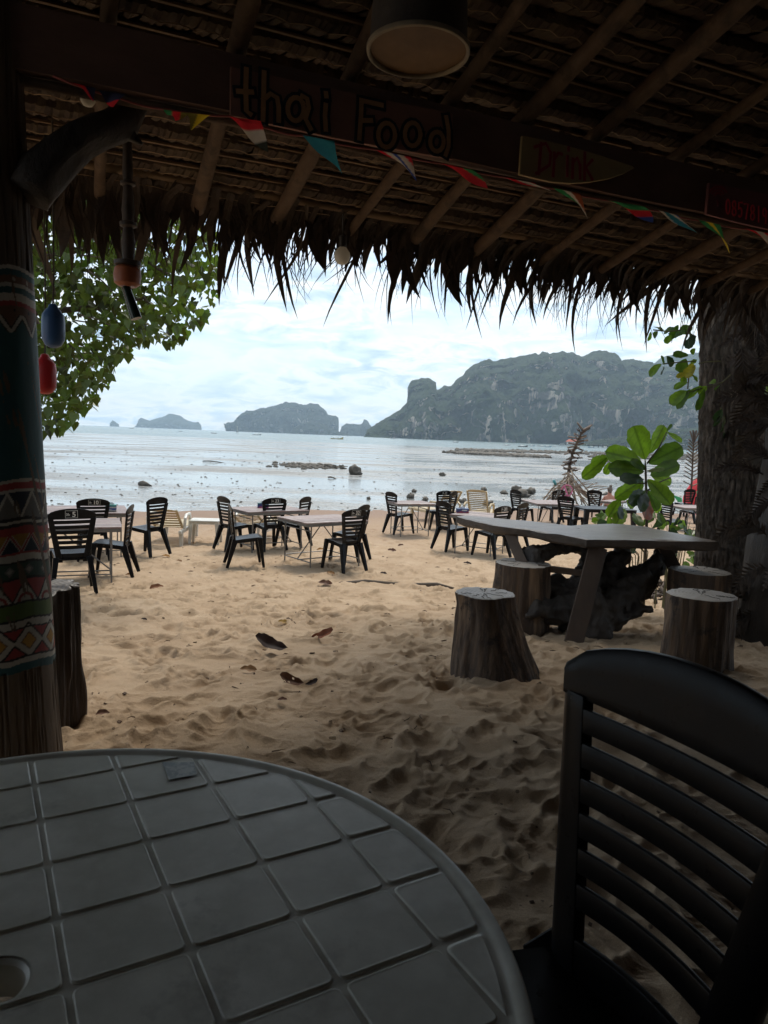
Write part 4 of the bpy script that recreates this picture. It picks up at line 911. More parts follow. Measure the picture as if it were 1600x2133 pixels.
# ------------------------------------------------------------------ pale plastic loungers and stand
def lounger(px, py, Yb_, yaw, label, frame, back, slats=True, back_ang=62, h=.62):
    P_ = PY(px, py, Yb_); z = max(gz(Yb_), FLAT_Z) if Yb_ > 20.5 else sh(P_.x, Yb_)
    t = thing('sun_lounger', label, 'sun lounger', (P_.x, Yb_, z), R_(yaw), 'plastic sun loungers near the waterline')
    # hinge of the backrest at y=.35; back end nearest the viewer (-Y); foot end +Y
    ca, sa = math.cos(R_(back_ang)), math.sin(R_(back_ang)); Lb = .68; hz = .30
    for sx in (-1, 1):
        mb = MB(); mb.box((sx*.29, .55, .26), (.05, 1.75, .07)); mb.build('side_rail', frame, t, bevel=.012)
        for yy in (-.20, 1.25): mb = MB(); mb.bar((sx*.29, yy, .27), (sx*.30, yy-.03, -.02), .07, .09, .05, .06); mb.build('leg', frame, t, bevel=.01)
        mb = MB(); mb.tube([(sx*.33, -.12, .30), (sx*.34, -.10, .50), (sx*.34, .0, .555), (sx*.34, .28, .55), (sx*.33, .38, .46), (sx*.32, .40, .29)], [.025, .028, .03, .03, .028, .025], 8); mb.build('armrest', frame, t, smooth='auto')
        mb = MB(); mb.bar((sx*.25, .12, hz), (sx*.25, .12-Lb*ca, hz+Lb*sa), .045, .03); mb.build('backrest_rail', back, t, bevel=.006)
    if slats:
        for k in range(7):
            f = (k+.6)/7.2*Lb; mb = MB(); P = []
            for i in range(9):
                u = -1+i/4; P.append([Vector((u*.235, .12-(f+d)*ca-.02*(1-u*u), hz+(f+d)*sa)) for d in (0, .035, .062)])
            mb.slab(P, Vector((0, -.012, 0))); mb.build('slat', back, t, smooth='auto')
    else:
        mb = MB(); N_ = 12
        for k in range(N_):
            f = (k+.2)/N_*Lb; mb2 = MB(); P = []
            for i in range(25):
                u = -1+i/12; P.append([Vector((u*.24, .12-(f+d)*ca-.02*(1-u*u)+.010*math.sin(i*math.pi/1.5+k*math.pi), hz+(f+d)*sa)) for d in (0, .02, .034)])
            mb2.slab(P, Vector((0, -.010, 0))); mb2.build('woven_strip', back, t, smooth=True)
    P = []
    for i in range(9):
        u = -1+i/4; P.append([Vector((u*.235, .12-d*ca-.02*(1-u*u), hz+d*sa)) for d in (Lb-.03, Lb, Lb+.035-.03*abs(u)**3)])
    mb = MB(); mb.slab(P, Vector((0, -.02, 0))); mb.build('head_rail', back, t, smooth='auto')
    for k in range(9): mb = MB(); mb.box((0, .22+k*.13, .30), (.54, .10, .018)); mb.build('seat_slat', back, t, bevel=.004)
    return t
lounger(349, 1125, 13.2, 4, 'white framed sun lounger with slatted cream backrest behind a left hand chair', M_white_pl, M_cream_pl, True, 34)
lounger(528, 1116, 14.0, -8, 'white framed sun lounger behind the legs of the second table', M_white_pl, M_cream_pl, True, 24)
lounger(994, 1086, 18.6, -22, 'tall cream woven sun lounger leaning back right of the chair numbered 3', M_cream_pl, M_cream_pl, False, 62)
lounger(930, 1088, 18.8, 30, 'cream sun lounger mostly hidden behind the chair numbered 3', M_cream_pl, M_cream_pl, False, 55)
g = PG(428, 1130); t = thing('plastic_stand', 'low white plastic side table between two black chairs at the left', 'side table', (g.x, g.y, g.z), R_(5))
mb = MB(); mb.prism([(-.28, -.20), (-.25, -.23), (.25, -.23), (.28, -.20), (.28, .20), (.25, .23), (-.25, .23), (-.28, .20)], .42, .445, bev=.006); mb.build('tabletop', M_white_pl, t, bevel=.003)
for sx in (-1, 1):
    mb = MB(); mb.box((0, sx*.205, .40), (.46, .012, .05)); mb.build('apron', M_white_pl, t)
    for sy in (-1, 1): mb = MB(); mb.bar((sx*.235, sy*.185, .43), (sx*.265, sy*.21, -.03), .075, .075, .045, .045); mb.build('leg', M_white_pl, t, bevel=.008)

# ------------------------------------------------------------------ stump stools
M_bark = mat('stump_side_wood', (.15, .095, .055), (.055, .036, .025), 4, .8, 1.0, 9, (3, 3, .22), bdist=.02, c3=(.25, .165, .10), lo=.3, hi=.7, wear=((.035, .025, .02), 7, .56))
M_gbark = mat('weathered_grey_wood', (.075, .055, .042), (.04, .03, .024), 4, .8, 1.0, 10, (3, 3, .2), bdist=.02)
def cutface(name, c1, c2):
    m_ = bpy.data.materials.new(name); m_.use_nodes = True; t = m_.node_tree; t.nodes.clear(); L = t.links.new
    out = N(t, 'ShaderNodeOutputMaterial'); b = N(t, 'ShaderNodeBsdfPrincipled'); b.inputs['Roughness'].default_value = .5
    co = N(t, 'ShaderNodeTexCoord'); wv = N(t, 'ShaderNodeTexWave', wave_type='RINGS', rings_direction='Z'); wv.inputs['Scale'].default_value = 14; wv.inputs['Distortion'].default_value = 3.5; wv.inputs['Detail'].default_value = 4; L(co.outputs['Object'], wv.inputs['Vector'])
    no = N(t, 'ShaderNodeTexNoise', i_Scale=9.0, i_Detail=8.0); L(co.outputs['Object'], no.inputs['Vector'])
    r = ramp(t, [(.1, c1), (.8, c2)], mathn(t, 'ADD', mathn(t, 'MULTIPLY', wv.outputs['Fac'], .35), mathn(t, 'MULTIPLY', no.outputs['Fac'], .7))); L(r.outputs[0], b.inputs['Base Color'])
    bp = N(t, 'ShaderNodeBump', i_Strength=.4, i_Distance=.004); L(wv.outputs['Fac'], bp.inputs['Height']); L(bp.outputs[0], b.inputs['Normal']); L(b.outputs[0], out.inputs['Surface']); return m_
M_gcut = cutface('weathered_cut', (.05, .042, .038), (.12, .105, .095))
M_cut = cutface('sawn_grey_wood', (.16, .14, .12), (.29, .26, .23))
def stump(label, cx, cy, g, h, rt, rb, lean=(0, 0), sq=1.0, seed=0, lob=.05, groove=.03, barkm=None, cat='stump stool', rag=0, tilt=0, group='log stump stools round the slab table', nm='stump_stool', cracks=7):
    t = thing(nm, label, cat, (cx, cy, g), 0, group); na_, nz_ = 120, 34; rows = []
    def rad(a, z):
        f = z/h; r = rb+(rt-rb)*min(1, f*1.15)**.8; c, s = math.cos(a), math.sin(a)
        r *= 1+lob*2*mn.noise(Vector((c*1.1+seed, s*1.1, f*.5)))+groove*2.2*(mn.noise(Vector((c*5+seed*2, s*5, f*1.1+.6*mn.noise(Vector((c*3, s*3, f*3))))))-.1)
        r -= groove*.30*max(0, 1-abs(mn.noise(Vector((c*9+seed, s*9, f*.7))))*9)*rb*(2 if rag else 1)
        return r
    for i in range(nz_):
        f = i/(nz_-1); z = -.08+f*(h+.08); rr = []
        for k in range(na_):
            a = 2*math.pi*k/na_; r = rad(a, max(z, 0)); q = 1-min(1, z/h)
            zz = z+(f**6)*(rag*mn.noise(Vector((math.cos(a)*3+seed, math.sin(a)*3, 0)))+tilt*math.cos(a)*r)
            rr.append(Vector((lean[0]*(1-q)+math.cos(a)*r, lean[1]*(1-q)+math.sin(a)*r*sq, zz)))
        rows.append(rr)
    mb = MB(); mb.grid(rows, close=True); mb.build('bark', barkm or M_bark, t, smooth=True, fix=False)
    top = rows[-1]; cen = Vector((lean[0], lean[1], sum(p.z for p in top)/na_)); mb = MB(); P = []
    for ff in (1.0, .97, .8, .6, .4, .2, .02):
        rr = []
        for k, p in enumerate(top):
            q = cen.lerp(p, ff); q.z += (.003 if ff < 1 else 0)+.003*mn.noise(Vector((q.x*20, q.y*20, seed)))*(ff < 1); rr.append(q)
        P.append(rr)
    mb.grid(P, close=True); mb.build('cut_face', M_cut if not rag else M_gcut, t, smooth=True, fix=False)
    mb = MB(); rg = random.Random(seed)
    for k in range(cracks):
        a = rg.uniform(0, 6.28); r0, r1 = rg.uniform(.05, .5)*rt, rg.uniform(.75, .97)*rt; p = [cen+Vector((math.cos(a+.08*math.sin(i*2+k))*(r0+(r1-r0)*i/5), math.sin(a+.08*math.sin(i*2+k))*(r0+(r1-r0)*i/5)*sq, .0062)) for i in range(6)]
        for u, v in zip(p, p[1:]): mb.bar(u, v, .0022, .002, up=Vector((0, 0, 1)))
    mb.build('crack', mat('crack_dark', (.02, .016, .012), None, 9, .9), t, fix=False)
    return t
P1 = PY(1006, 1236, 4.15)
stump('tall flared stump stool with pale cracked top, left of the slab table', P1.x+.095, 4.1, -.14, P1.z+.14, .168, .272, (-.09, .04), 1, 1, .10, .035, cracks=9)
P2 = PY(1088, 1168, 6.0); stump('stump stool half hidden behind the flared stool and root base', P2.x, 6.0, gz(6.0)-.02, P2.z-gz(6.0), .235, .25, seed=2)
P3 = PY(1462, 1184, 6.0); stump('short stump stool with scalloped pale top under the right end of the slab', P3.x, 6.0, gz(6)-.02, P3.z-gz(6), .235, .245, seed=3, lob=.09)
P4 = PY(1461, 1239, 4.55); stump('wide dark stump stool behind the near black chair at the right', P4.x, 4.55, -.16, P4.z+.16, .215, .235, (0, 0), .9, seed=4, lob=.06)
P5 = PY(82, 1232, 3.0); stump('gnarled dark weathered stump standing behind the painted post', P5.x, 3.0, -.06, P5.z+.08, .165, .150, (0, 0), 1, 6, .16, .11, M_gbark, 'stump', rag=.025, group='weathered stump', nm='weathered_stump', cracks=5)

# ------------------------------------------------------------------ slab table on a driftwood root
M_slab = mat('grey_slab_top', (.10, .072, .054), (.15, .118, .095), 3, .32, .7, 12, (.7, 3.5, 1), bdist=.008, c3=(.05, .036, .028))
M_prop = mat('prop_plank_wood', (.085, .055, .036), (.045, .03, .022), 4, .75, .9, 14, (1, 1, .2))
out_px = [(951, 1075), (1000, 1088), (1050, 1097), (1100, 1103), (1150, 1111), (1195, 1119), (1222, 1124), (1290, 1124), (1360, 1125), (1430, 1127), (1496, 1128), (1455, 1118), (1400, 1108), (1345, 1096), (1300, 1092), (1263, 1091), (1225, 1092), (1189, 1095), (1140, 1089), (1080, 1083), (1010, 1077), (965, 1073)]
zt = .50; pts = [PZ(x, y, zt) for x, y in out_px]; cc = sum(pts, Vector())/len(pts)
st = thing('slab_table', 'heavy natural edge wooden slab table on a gnarled driftwood root', 'table', (cc.x, cc.y, gz(cc.y)))
loc0 = st.location.copy()
mb = MB(); fine = []
for a, b in zip(pts, pts[1:]+pts[:1]):
    for k in range(5):
        p = a.lerp(b, k/5); fine.append(p+Vector((mn.noise(p*6), mn.noise(p*6+Vector((9, 0, 0))), 0))*.02)
c2 = Vector((cc.x, cc.y, 0)); rings = []
for sc, z in ((.02, .0), (.4, .0), (.75, .0), (.97, .0), (.995, -.006), (1.0, -.03), (.995, -.06), (.96, -.078), (.5, -.080), (.02, -.080)):
    rings.append([Vector((c2.x+(p.x-c2.x)*sc, c2.y+(p.y-c2.y)*sc, zt+z+(.004*mn.noise(Vector((p.x*3*sc, p.y*3*sc, 0))) if z == 0 else .012*mn.noise(Vector((p.x*5, p.y*5, z*20))))))-loc0 for p in fine])
mb.grid(rings[:5], close=True); mb.grid(rings[4:], 1, close=True); M_edge = mat('dark_slab_edge', (.035, .026, .02), (.07, .048, .034), 6, .7, .9, 14, (1, 1, 2), bdist=.015)
mb.build('tabletop', [M_slab, M_edge], st, smooth='auto', fix=False)
mb = MB()
def rpx(l, r, seed, jit=.45): r = [x*.78 for x in r]; mb.tube([PY(x, y, (Y-6.4)*.9+6.05)-loc0 for x, y, Y in l], r, 18, jit=jit, seed=seed)
rpx([(1235, 1345, 6.15), (1225, 1300, 6.3), (1200, 1250, 6.4), (1215, 1200, 6.5), (1228, 1160, 6.6), (1215, 1128, 6.7)], [.20, .26, .27, .16, .12, .14], 1)
rpx([(1200, 1260, 6.4), (1150, 1240, 6.4), (1115, 1215, 6.4), (1105, 1180, 6.45), (1120, 1150, 6.5), (1160, 1135, 6.6), (1215, 1135, 6.7)], [.20, .16, .11, .10, .10, .10, .09], 2)
rpx([(1230, 1260, 6.4), (1290, 1235, 6.5), (1340, 1205, 6.6), (1375, 1170, 6.7), (1395, 1135, 6.8)], [.24, .23, .17, .12, .10], 3)
rpx([(1240, 1250, 6.5), (1270, 1195, 6.6), (1300, 1150, 6.9), (1300, 1128, 7.0)], [.20, .15, .10, .10], 4)
rpx([(1220, 1290, 6.3), (1160, 1275, 6.2), (1115, 1265, 6.1), (1100, 1285, 6.0)], [.20, .13, .09, .03], 5)
rpx([(1250, 1290, 6.3), (1300, 1285, 6.3), (1335, 1262, 6.3), (1355, 1270, 6.2)], [.18, .12, .07, .02], 6)
rpx([(1130, 1170, 6.45), (1105, 1160, 6.5), (1085, 1140, 6.7)], [.09, .07, .04], 7)
rpx([(1225, 1215, 6.45), (1180, 1205, 6.5), (1140, 1195, 6.5)], [.07, .045, .03], 8)
rpx([(1230, 1330, 6.2), (1170, 1345, 6.0), (1110, 1335, 5.9)], [.15, .08, .03], 9)
mb.v = [(a, b, min(c, .385-loc0.z)) for a, b, c in mb.v]
rb_ = mb.build('root_base', M_drift_dark, st, smooth=True)
md = rb_.modifiers.new('remesh', 'REMESH'); md.mode = 'VOXEL'; md.voxel_size = .022; md.use_smooth_shade = True
tx = bpy.data.textures.new('root_noise', 'CLOUDS'); tx.noise_scale = .10; tx.noise_depth = 4; dm = rb_.modifiers.new('disp', 'DISPLACE'); dm.texture = tx; dm.strength = .12; dm.mid_level = .55
for a, b, w_ in (((1062, 1112, 6.9), (1102, 1205, 6.6), .10), ((1246, 1140, 6.25), (1192, 1350, 6.05), .16), ((1375, 1120, 6.9), (1415, 1205, 6.9), .12)):
    mb = MB(); mb.bar(PY(a[0], a[1], (a[2]-6.4)*.9+5.88)-loc0, PY(b[0], b[1], (b[2]-6.4)*.9+5.75)-loc0, w_*.9, .04, up=Vector((.15, 1, 0))); mb.build('prop_plank', M_prop, st, bevel=.006)
mb = MB(); mb.bar(PY(1120, 1182, 5.9)-loc0, PY(1225, 1195, 5.9)-loc0, .05, .06); mb.build('cross_rail', M_prop, st, bevel=.006)

# ------------------------------------------------------------------ round grey plastic table in front
TC = Vector((-.357, .633, .72)); TRAD = .516
M_tab = mat('grey_plastic_tabletop', (.72, .70, .61), (.58, .56, .48), 5, .36, .18, 120, c3=(.77, .75, .67), wear=((.40, .38, .33), 3.2, .56), bdist=.0012, spec=.5)
rt_ = thing('round_table', 'round grey plastic table with square tile pattern and umbrella hole', 'table', (TC.x, TC.y, 0))
# moulded top: a rimmed disc with separate raised square panels
E1 = Vector((.1013, .0579)); E2 = Vector((.0543, -.0956)); OO = Vector((-.4993, 1.0119))-Vector((TC.x, TC.y))
mb = MB(); prof = [(.030, -.040), (.030, -.006), (.034, -.0022), (.046, -.0022), (.10, -.0022), (.49, -.0022), (.4955, -.0020), (.498, -.0003), (.5025, .0012), (.508, .0020), (.512, .0010), (.5145, -.0025), (.5160, -.008), (.5170, -.030), (.5165, -.040), (.510, -.042), (.508, -.014), (.42, -.014), (.05, -.014), (.045, -.040), (.030, -.040)]
mb.lathe([(r, z+.72) for r, z in prof], 200, cap=False); mb.build('tabletop', M_tab, rt_, smooth='auto')
def clip_circle(poly, R):
    n_ = 160
    for k in range(n_):
        a = 2*math.pi*k/n_; nx, ny = math.cos(a), math.sin(a); out = []
        for i in range(len(poly)):
            p, q = poly[i-1], poly[i]; dp, dq = p[0]*nx+p[1]*ny-R, q[0]*nx+q[1]*ny-R
            if dp < 0: out.append(p)
            if dp*dq < 0: t = dp/(dp-dq); out.append((p[0]+(q[0]-p[0])*t, p[1]+(q[1]-p[1])*t))
        poly = [p for p in out]
        if len(poly) < 3: return []
    return poly
def rounded(poly, r, n_=5):
    """round the corners of a convex polygon by inset and offset"""
    out = []; m_ = len(poly)
    for i in range(m_):
        p0, p, p1 = Vector(poly[i-1]), Vector(poly[i]), Vector(poly[(i+1) % m_]); a = (p0-p); b = (p1-p)
        if a.length < 1e-6 or b.length < 1e-6: continue
        ang = a.angle(b)
        if ang > 2.7: out.append(p); continue
        k = min(r/math.tan(ang/2), a.length*.45, b.length*.45); A_1 = p+a.normalized()*k; B_1 = p+b.normalized()*k
        for j in range(n_+1): t = j/n_; out.append(A_1.lerp(p, t).lerp(p.lerp(B_1, t), t))
    return out
def inset(poly, d):
    if max(p.length for p in poly) > .484:      # cut pieces shrink about their middle
        c = sum(poly, Vector((0, 0)))/len(poly); r_in = min(abs((poly[k]-poly[k-1]).normalized().cross(c-poly[k-1])) for k in range(len(poly)) if (poly[k]-poly[k-1]).length > 1e-6)
        return [p+(c-p)*min(.6, d/max(r_in, .004)) for p in poly]
    c = Vector((0, 0)); m_ = len(poly)
    for p in poly: c += p
    c /= m_; out = []
    for i, p in enumerate(poly):
        t = (poly[(i+1) % m_]-poly[i-1]).normalized(); nn = Vector((-t.y, t.x)); 
        if nn.dot(c-p) < 0: nn = -nn
        out.append(p+nn*d)
    return out
for i in range(-6, 14):
    for j in range(-6, 14):
        g_ = .027; cs = [OO+E1*(i+a)+E2*(j+b) for a, b in ((g_, g_), (1-g_, g_), (1-g_, 1-g_), (g_, 1-g_))]
        c_ = sum(cs, Vector((0, 0)))/4
        if c_.length > .56: continue
        pl = clip_circle([tuple(p) for p in cs], .4900)
        if len(pl) < 3: continue
        ar = abs(sum(pl[k-1][0]*pl[k][1]-pl[k][0]*pl[k-1][1] for k in range(len(pl))))/2
        if ar < .0006: continue
        pl2 = []
        for p in pl:
            if not pl2 or (Vector(p)-Vector(pl2[-1])).length > .004: pl2.append(p)
        pl = rounded(pl2, .010, 6)
        if len(pl) < 5: continue
        hole_here = False
        hole_here = all((pl[k]-pl[k-1]).cross(-pl[k-1]) > 0 for k in range(len(pl))) or all((pl[k]-pl[k-1]).cross(-pl[k-1]) < 0 for k in range(len(pl)))
        if all((pl[k]-pl[k-1]).cross(-pl[k-1]) > 0 for k in range(len(pl))) or all((pl[k]-pl[k-1]).cross(-pl[k-1]) < 0 for k in range(len(pl))): pl = [pl[k-1].lerp(pl[k], t) for k in range(len(pl)) for t in ([x/12 for x in range(12)] if (pl[k]-pl[k-1]).length > .03 else [0])]
        rings = [(0, -.0024), (.0004, -.0010), (.0010, .0000), (.0018, .0004), (.0030, .0002), (.0044, .0), (.0056, .0)]
        V = []; 
        for d_, z_ in rings: V += [Vector((p.x, p.y, .72+z_)) for p in inset(pl, d_)]
        m_ = len(pl); F = [(r*m_+k, r*m_+(k+1) % m_, (r+1)*m_+(k+1) % m_, (r+1)*m_+k) for r in range(len(rings)-1) for k in range(m_)]
        if hole_here:      # the panel round the umbrella hole is cut open
            q = len(V); V += [Vector((math.cos(math.atan2(p.y, p.x))*.036, math.sin(math.atan2(p.y, p.x))*.036, .7197)) for p in V[-m_:]]
            if len(V) > q: F += [((len(rings)-1)*m_+k, (len(rings)-1)*m_+(k+1) % m_, q+(k+1) % m_, q+k) for k in range(m_)]
            else: F.append(tuple((len(rings)-1)*m_+k for k in range(m_)))
        else: F.append(tuple((len(rings)-1)*m_+k for k in range(m_)))
        mb = MB(); mb.add(V, F); o = mb.build('panel', M_tab, rt_, smooth='auto')
        for f_ in o.data.polygons:
            if f_.normal.z > .9999: f_.use_smooth = False
for k in range(4):
    a = R_(45+90*k+20); mb = MB(); mb.bar((math.cos(a)*.32, math.sin(a)*.32, .70), (math.cos(a)*.40, math.sin(a)*.40, -.02), .07, .05, .045, .035, up=Vector((math.cos(a), math.sin(a), 0))); mb.build('leg', M_tab, rt_, bevel=.006)
mb = MB(); mb.lathe([(.34, .66), (.36, .706), (.35, .706), (.33, .66)], 40, cap=False); mb.build('under_rim', M_tab, rt_)
a = PZ(338, 1588, .7215); b = PZ(404, 1588, .7215); c = PZ(410, 1614, .7215); d = PZ(352, 1625, .7215)
mb = MB(); o = [p-Vector((TC.x, TC.y, 0)) for p in (a, b, c, d)]; mb.add(o+[p+Vector((0, 0, .0006)) for p in o], [(0, 1, 2, 3), (7, 6, 5, 4), (0, 4, 5, 1), (1, 5, 6, 2), (2, 6, 7, 3), (3, 7, 4, 0)])
mb.build('worn_sticker', mat('worn_sticker_film', (.26, .29, .31), (.50, .51, .50), 45, .35, lo=.45, hi=.55), rt_)
# ------------------------------------------------------------------ leaves
def leaf_paint_mat(name, rough=.45, trans=.45, spec=.5):
    return attr_mat(name, rough, .25, 90, noise=.22, trans=trans, nscale=22, spec=spec, bdist=.003)
M_leafg = leaf_paint_mat('glossy_broad_leaf', .38, .58)
M_dryleaf = leaf_paint_mat('dry_leaf', .7, .15, .3)
def big_leaf(name, parent, base, tip, W, nrm, col, vein, droop=.12, fold=.16, wav=.03, seed=0, m_=None, shape='ob', holes=False, rows=18, cols=9, origin=Vector()):
    base = Vector(base); tip = Vector(tip); d = tip-base; Ln = d.length; d.normalize(); nrm = Vector(nrm); nrm = (nrm-d*nrm.dot(d)).normalized(); sd_ = d.cross(nrm)
    V = []; C = []; rg = random.Random(seed); ph = rg.uniform(0, 6)
    for i in range(rows+1):
        t = i/rows
        if shape == 'ob': w_ = W*(max(t, 0)**.75)*(max(1-t, 0)**.42)*2.0
        elif shape == 'heart': w_ = W*((1-t)**.8)*(min(1, t*9+.55))*1.08 if t < 1 else 0
        else: w_ = W*math.sin(math.pi*min(1, max(.0, t)**.85))**.8
        w_ = max(w_, .0015)*(1+.05*math.sin(t*23+ph)+.03*math.sin(t*51+ph*2)); back = -.10*W*(1 if shape == 'heart' else 0)*(1-min(1, t*6))
        for j in range(cols+1):
            u = -1+2*j/cols
            p = base+d*(t*Ln+back*abs(u)*1.8)+sd_*(u*w_/2)
            p -= nrm*(droop*Ln*(t*t-t*.25))+Vector((0, 0, droop*Ln*.7*t*t)); p += nrm*(fold*w_*abs(u)+wav*Ln*math.sin(t*14+ph+u*2)*abs(u))
            V.append(p-origin)
            k = abs(u)*w_; vn_ = 1.0 if abs(u)*w_ < W*.035+.0008 else (.45 if (t*12-abs(u)*2.2) % 1 < .18 else 0)
            jt = 1+.18*math.sin(t*5+u*3+ph)
            c = [a*jt*(1-vn_*.6)+b*vn_*.6 for a, b in zip(col, vein)]; C.append(c)
    F = []
    for i in range(rows):
        for j in range(cols):
            a = i*(cols+1)+j
            if holes and rg.random() < .045 and 2 < i < rows-2: continue
            F.append((a, a+1, a+cols+2, a+cols+1))
    me = bpy.data.meshes.new(name); me.from_pydata([tuple(p) for p in V], [], F); me.polygons.foreach_set('use_smooth', [True]*len(F)); paint(me, C); me.materials.append(m_ or M_leafg)
    return link(name, me, parent)

# ------------------------------------------------------------------ the leafy tree on the left
M_leaf = mat('heart_leaf', (.052, .080, .015), (.095, .135, .024), 3, .42, trans=.42, rvar=.6, island=True)
M_bark2 = mat('brown_bark', (.13, .10, .075), (.06, .045, .035), 6, .85, 1.0, 22, (1, 1, .3), bdist=.02)
def heart(Ln, W):
    pts = [(0, 0), (.30, -.10), (.50, .10), (.42, .38), (.20, .70), (0, 1.0)]
    return [Vector((x*W, y*Ln, 0)) for x, y in pts]
HP = heart(1, .92)
hv = [Vector((0, 0, 0)), Vector((0, .35, .0)), Vector((0, 1.0, -.10))]+[Vector((sx*p.x, p.y, .14*abs(p.x)-.06*p.y*p.y)) for sx in (1, -1) for p in HP[1:5]]
hf = [(0, 3, 4, 1), (1, 4, 5, 2), (5, 6, 2), (0, 1, 8, 7), (1, 2, 9, 8), (9, 2, 10)]
def leaf_cloud(name, parent, spots, m_, size, shapes=(hv, hf)):
    sv, sf = shapes; base = np.array([tuple(p) for p in sv]); Vs = []; Fs = []; o = 0
    for (p, sc, M) in spots:
        R3 = np.array(M); Vs.append((base*sc*size) @ R3.T+np.array(p)); Fs += [tuple(i+o for i in f) for f in sf]; o += len(sv)
    me = bpy.data.meshes.new(name); me.from_pydata(np.concatenate(Vs).tolist(), [], Fs); me.materials.append(m_); return link(name, me, parent)
def rot_leaf(rg, hang=.9):
    from mathutils import Euler
    return Matrix.Rotation(rg.uniform(0, 2*math.pi), 3, 'Z') @ Matrix.Rotation(-rg.gauss(hang, .45), 3, 'X') @ Matrix.Rotation(rg.gauss(0, .5), 3, 'Y')
def inpoly(x, y, poly):
    c = False; j = len(poly)-1
    for i in range(len(poly)):
        if (poly[i][1] > y) != (poly[j][1] > y) and x < (poly[j][0]-poly[i][0])*(y-poly[i][1])/(poly[j][1]-poly[i][1])+poly[i][0]: c = not c
        j = i
    return c
POL = [(-700, -100), (380, 120), (440, 300), (455, 420), (452, 500), (458, 560), (455, 600), (438, 650), (402, 690), (352, 724), (318, 700), (285, 728), (243, 756), (225, 800), (195, 836), (165, 872), (140, 895), (60, 905), (-700, 900)]
rg = random.Random(5); spots = []; g = PG(-150, 1120)
tree = thing('leafy_tree', 'leafy tree with heart shaped green leaves beyond the painted post', 'tree', (g.x-1.0, 9.2, gz(9.2)))
tl = tree.location.copy()
while len(spots) < 15500:
    x, y = rg.uniform(-600, 460), rg.uniform(-60, 905)
    if not inpoly(x, y, POL): continue
    if y < 330 and rg.random() < .7: continue
    Y = rg.uniform(7.0, 9.6); P_ = PY(x, y, Y)
    edge = min(1, max(0, (460-x)/160)); cl = mn.noise(P_*1.5)+.35*mn.noise(P_*4.5)
    if cl < .02-.42*edge: continue
    spots.append((P_-tl, rg.uniform(.55, 1.35), rot_leaf(rg)))
def score(s):
    P_ = s[0]+tl; x = 800+FPX*P_.x/P_.y; return -P_.y+(0 if 70 < x < 470 and P_.z < 3.4 else -50)
spots.sort(key=score, reverse=True)
leafmeshes = []
for k in range(4):
    me = bpy.data.meshes.new('leaf'); me.from_pydata([tuple(p*.092*(1+.03*k)+Vector((0, 0, .004*k*p.y))) for p in hv], [], hf); me.materials.append(M_leaf); leafmeshes.append(me)
for i, (p, sc, M) in enumerate(spots[:295]):
    o = link('leaf', leafmeshes[i % 4], tree); o.matrix_basis = Matrix.Translation(p) @ M.to_4x4() @ Matrix.Scale(sc, 4)
leaf_cloud('crown', tree, spots[295:], M_leaf, .092)
mb = MB(); mb.tube([(0, 0, -.2), (.1, 0, 1), (.0, -.1, 2), (.25, -.1, 3), (.3, 0, 4.2)], [.26, .2, .17, .14, .09], 14, jit=.15); mb.build('trunk', M_bark2, tree, smooth=True)
for q in ([(250, 500, 8.2), (330, 560, 8.0), (400, 600, 7.8)], [(120, 560, 8.6), (200, 640, 8.3), (270, 690, 8.0)], [(60, 640, 8.6), (130, 760, 8.3), (160, 850, 8.0)], [(150, 420, 8.3), (260, 430, 8), (380, 470, 7.8)], [(200, 640, 8.2), (300, 620, 8), (350, 680, 7.8)]):
    pp = [PY(*a)-tl for a in q]; mb = MB(); mb.tube([(.05, 0, 1.6+.4*q[0][0] % 1)]+[pp[0].lerp(Vector((.1, 0, 2.2)), .45)+Vector((0, 0, .25))]+pp, [.07, .05, .032, .02, .007], 8, jit=.1); mb.build('branch', M_bark2, tree, smooth=True)
for k in range(60):
    s = spots[rg.randrange(4000)][0]; mb = MB() if k == 0 else mb; e = s+Vector((-rg.uniform(.2, .5), rg.uniform(-.2, .2), rg.uniform(.05, .35))); mb.tube([s, s.lerp(e, .5)+Vector((0, 0, .03)), e], [.003, .006, .009], 5)
tag(mb.build('twigs', M_bark2, tree), kind='stuff')

# ------------------------------------------------------------------ big tree on the right with ferns
M_bigbark = mat('ridged_grey_bark', (.095, .074, .058), (.036, .028, .022), 7, .9, 1.0, 26, (1.2, 1.2, .5), bdist=.03, c3=(.17, .14, .115), lo=.3, hi=.7)
tx_ = PY(1534, 1280, 6.95); big = thing('big_tree', 'thick ridged grey tree trunk at the right edge of the terrace', 'tree', (tx_.x, 6.95, gz(6.95)))
rows = []; na_ = 200
zs = np.concatenate([np.linspace(-.2, 3.2, 230), np.linspace(3.2, 5.6, 30)[1:]])
for z in zs:
    rr = []
    for k in range(na_):
        a = 2*math.pi*k/na_; c, s = math.cos(a), math.sin(a)
        r = .36+.12*math.exp(-max(z, 0)/.30)*(1+.6*math.sin(a*4+1))
        r += .030*mn.noise(Vector((c*1.4, s*1.4, z*.6)))
        wq = .35*mn.noise(Vector((c*5, s*5, z*4))); rn = mn.noise(Vector((c*11+wq, s*11+wq, z*2.6+wq))); r += -.020*(1-min(1, abs(rn)*4))+.012*mn.noise(Vector((c*20, s*20, z*12)))-.010*(1-min(1, abs(mn.noise(Vector((c*6, s*6, z*9+wq*2))))*6))
        rr.append(Vector((r*c-.075*z, r*s, z)))
    rows.append(rr)
mb = MB(); mb.grid(rows, close=True); mb.build('trunk', M_bigbark, big, smooth=True, fix=False)
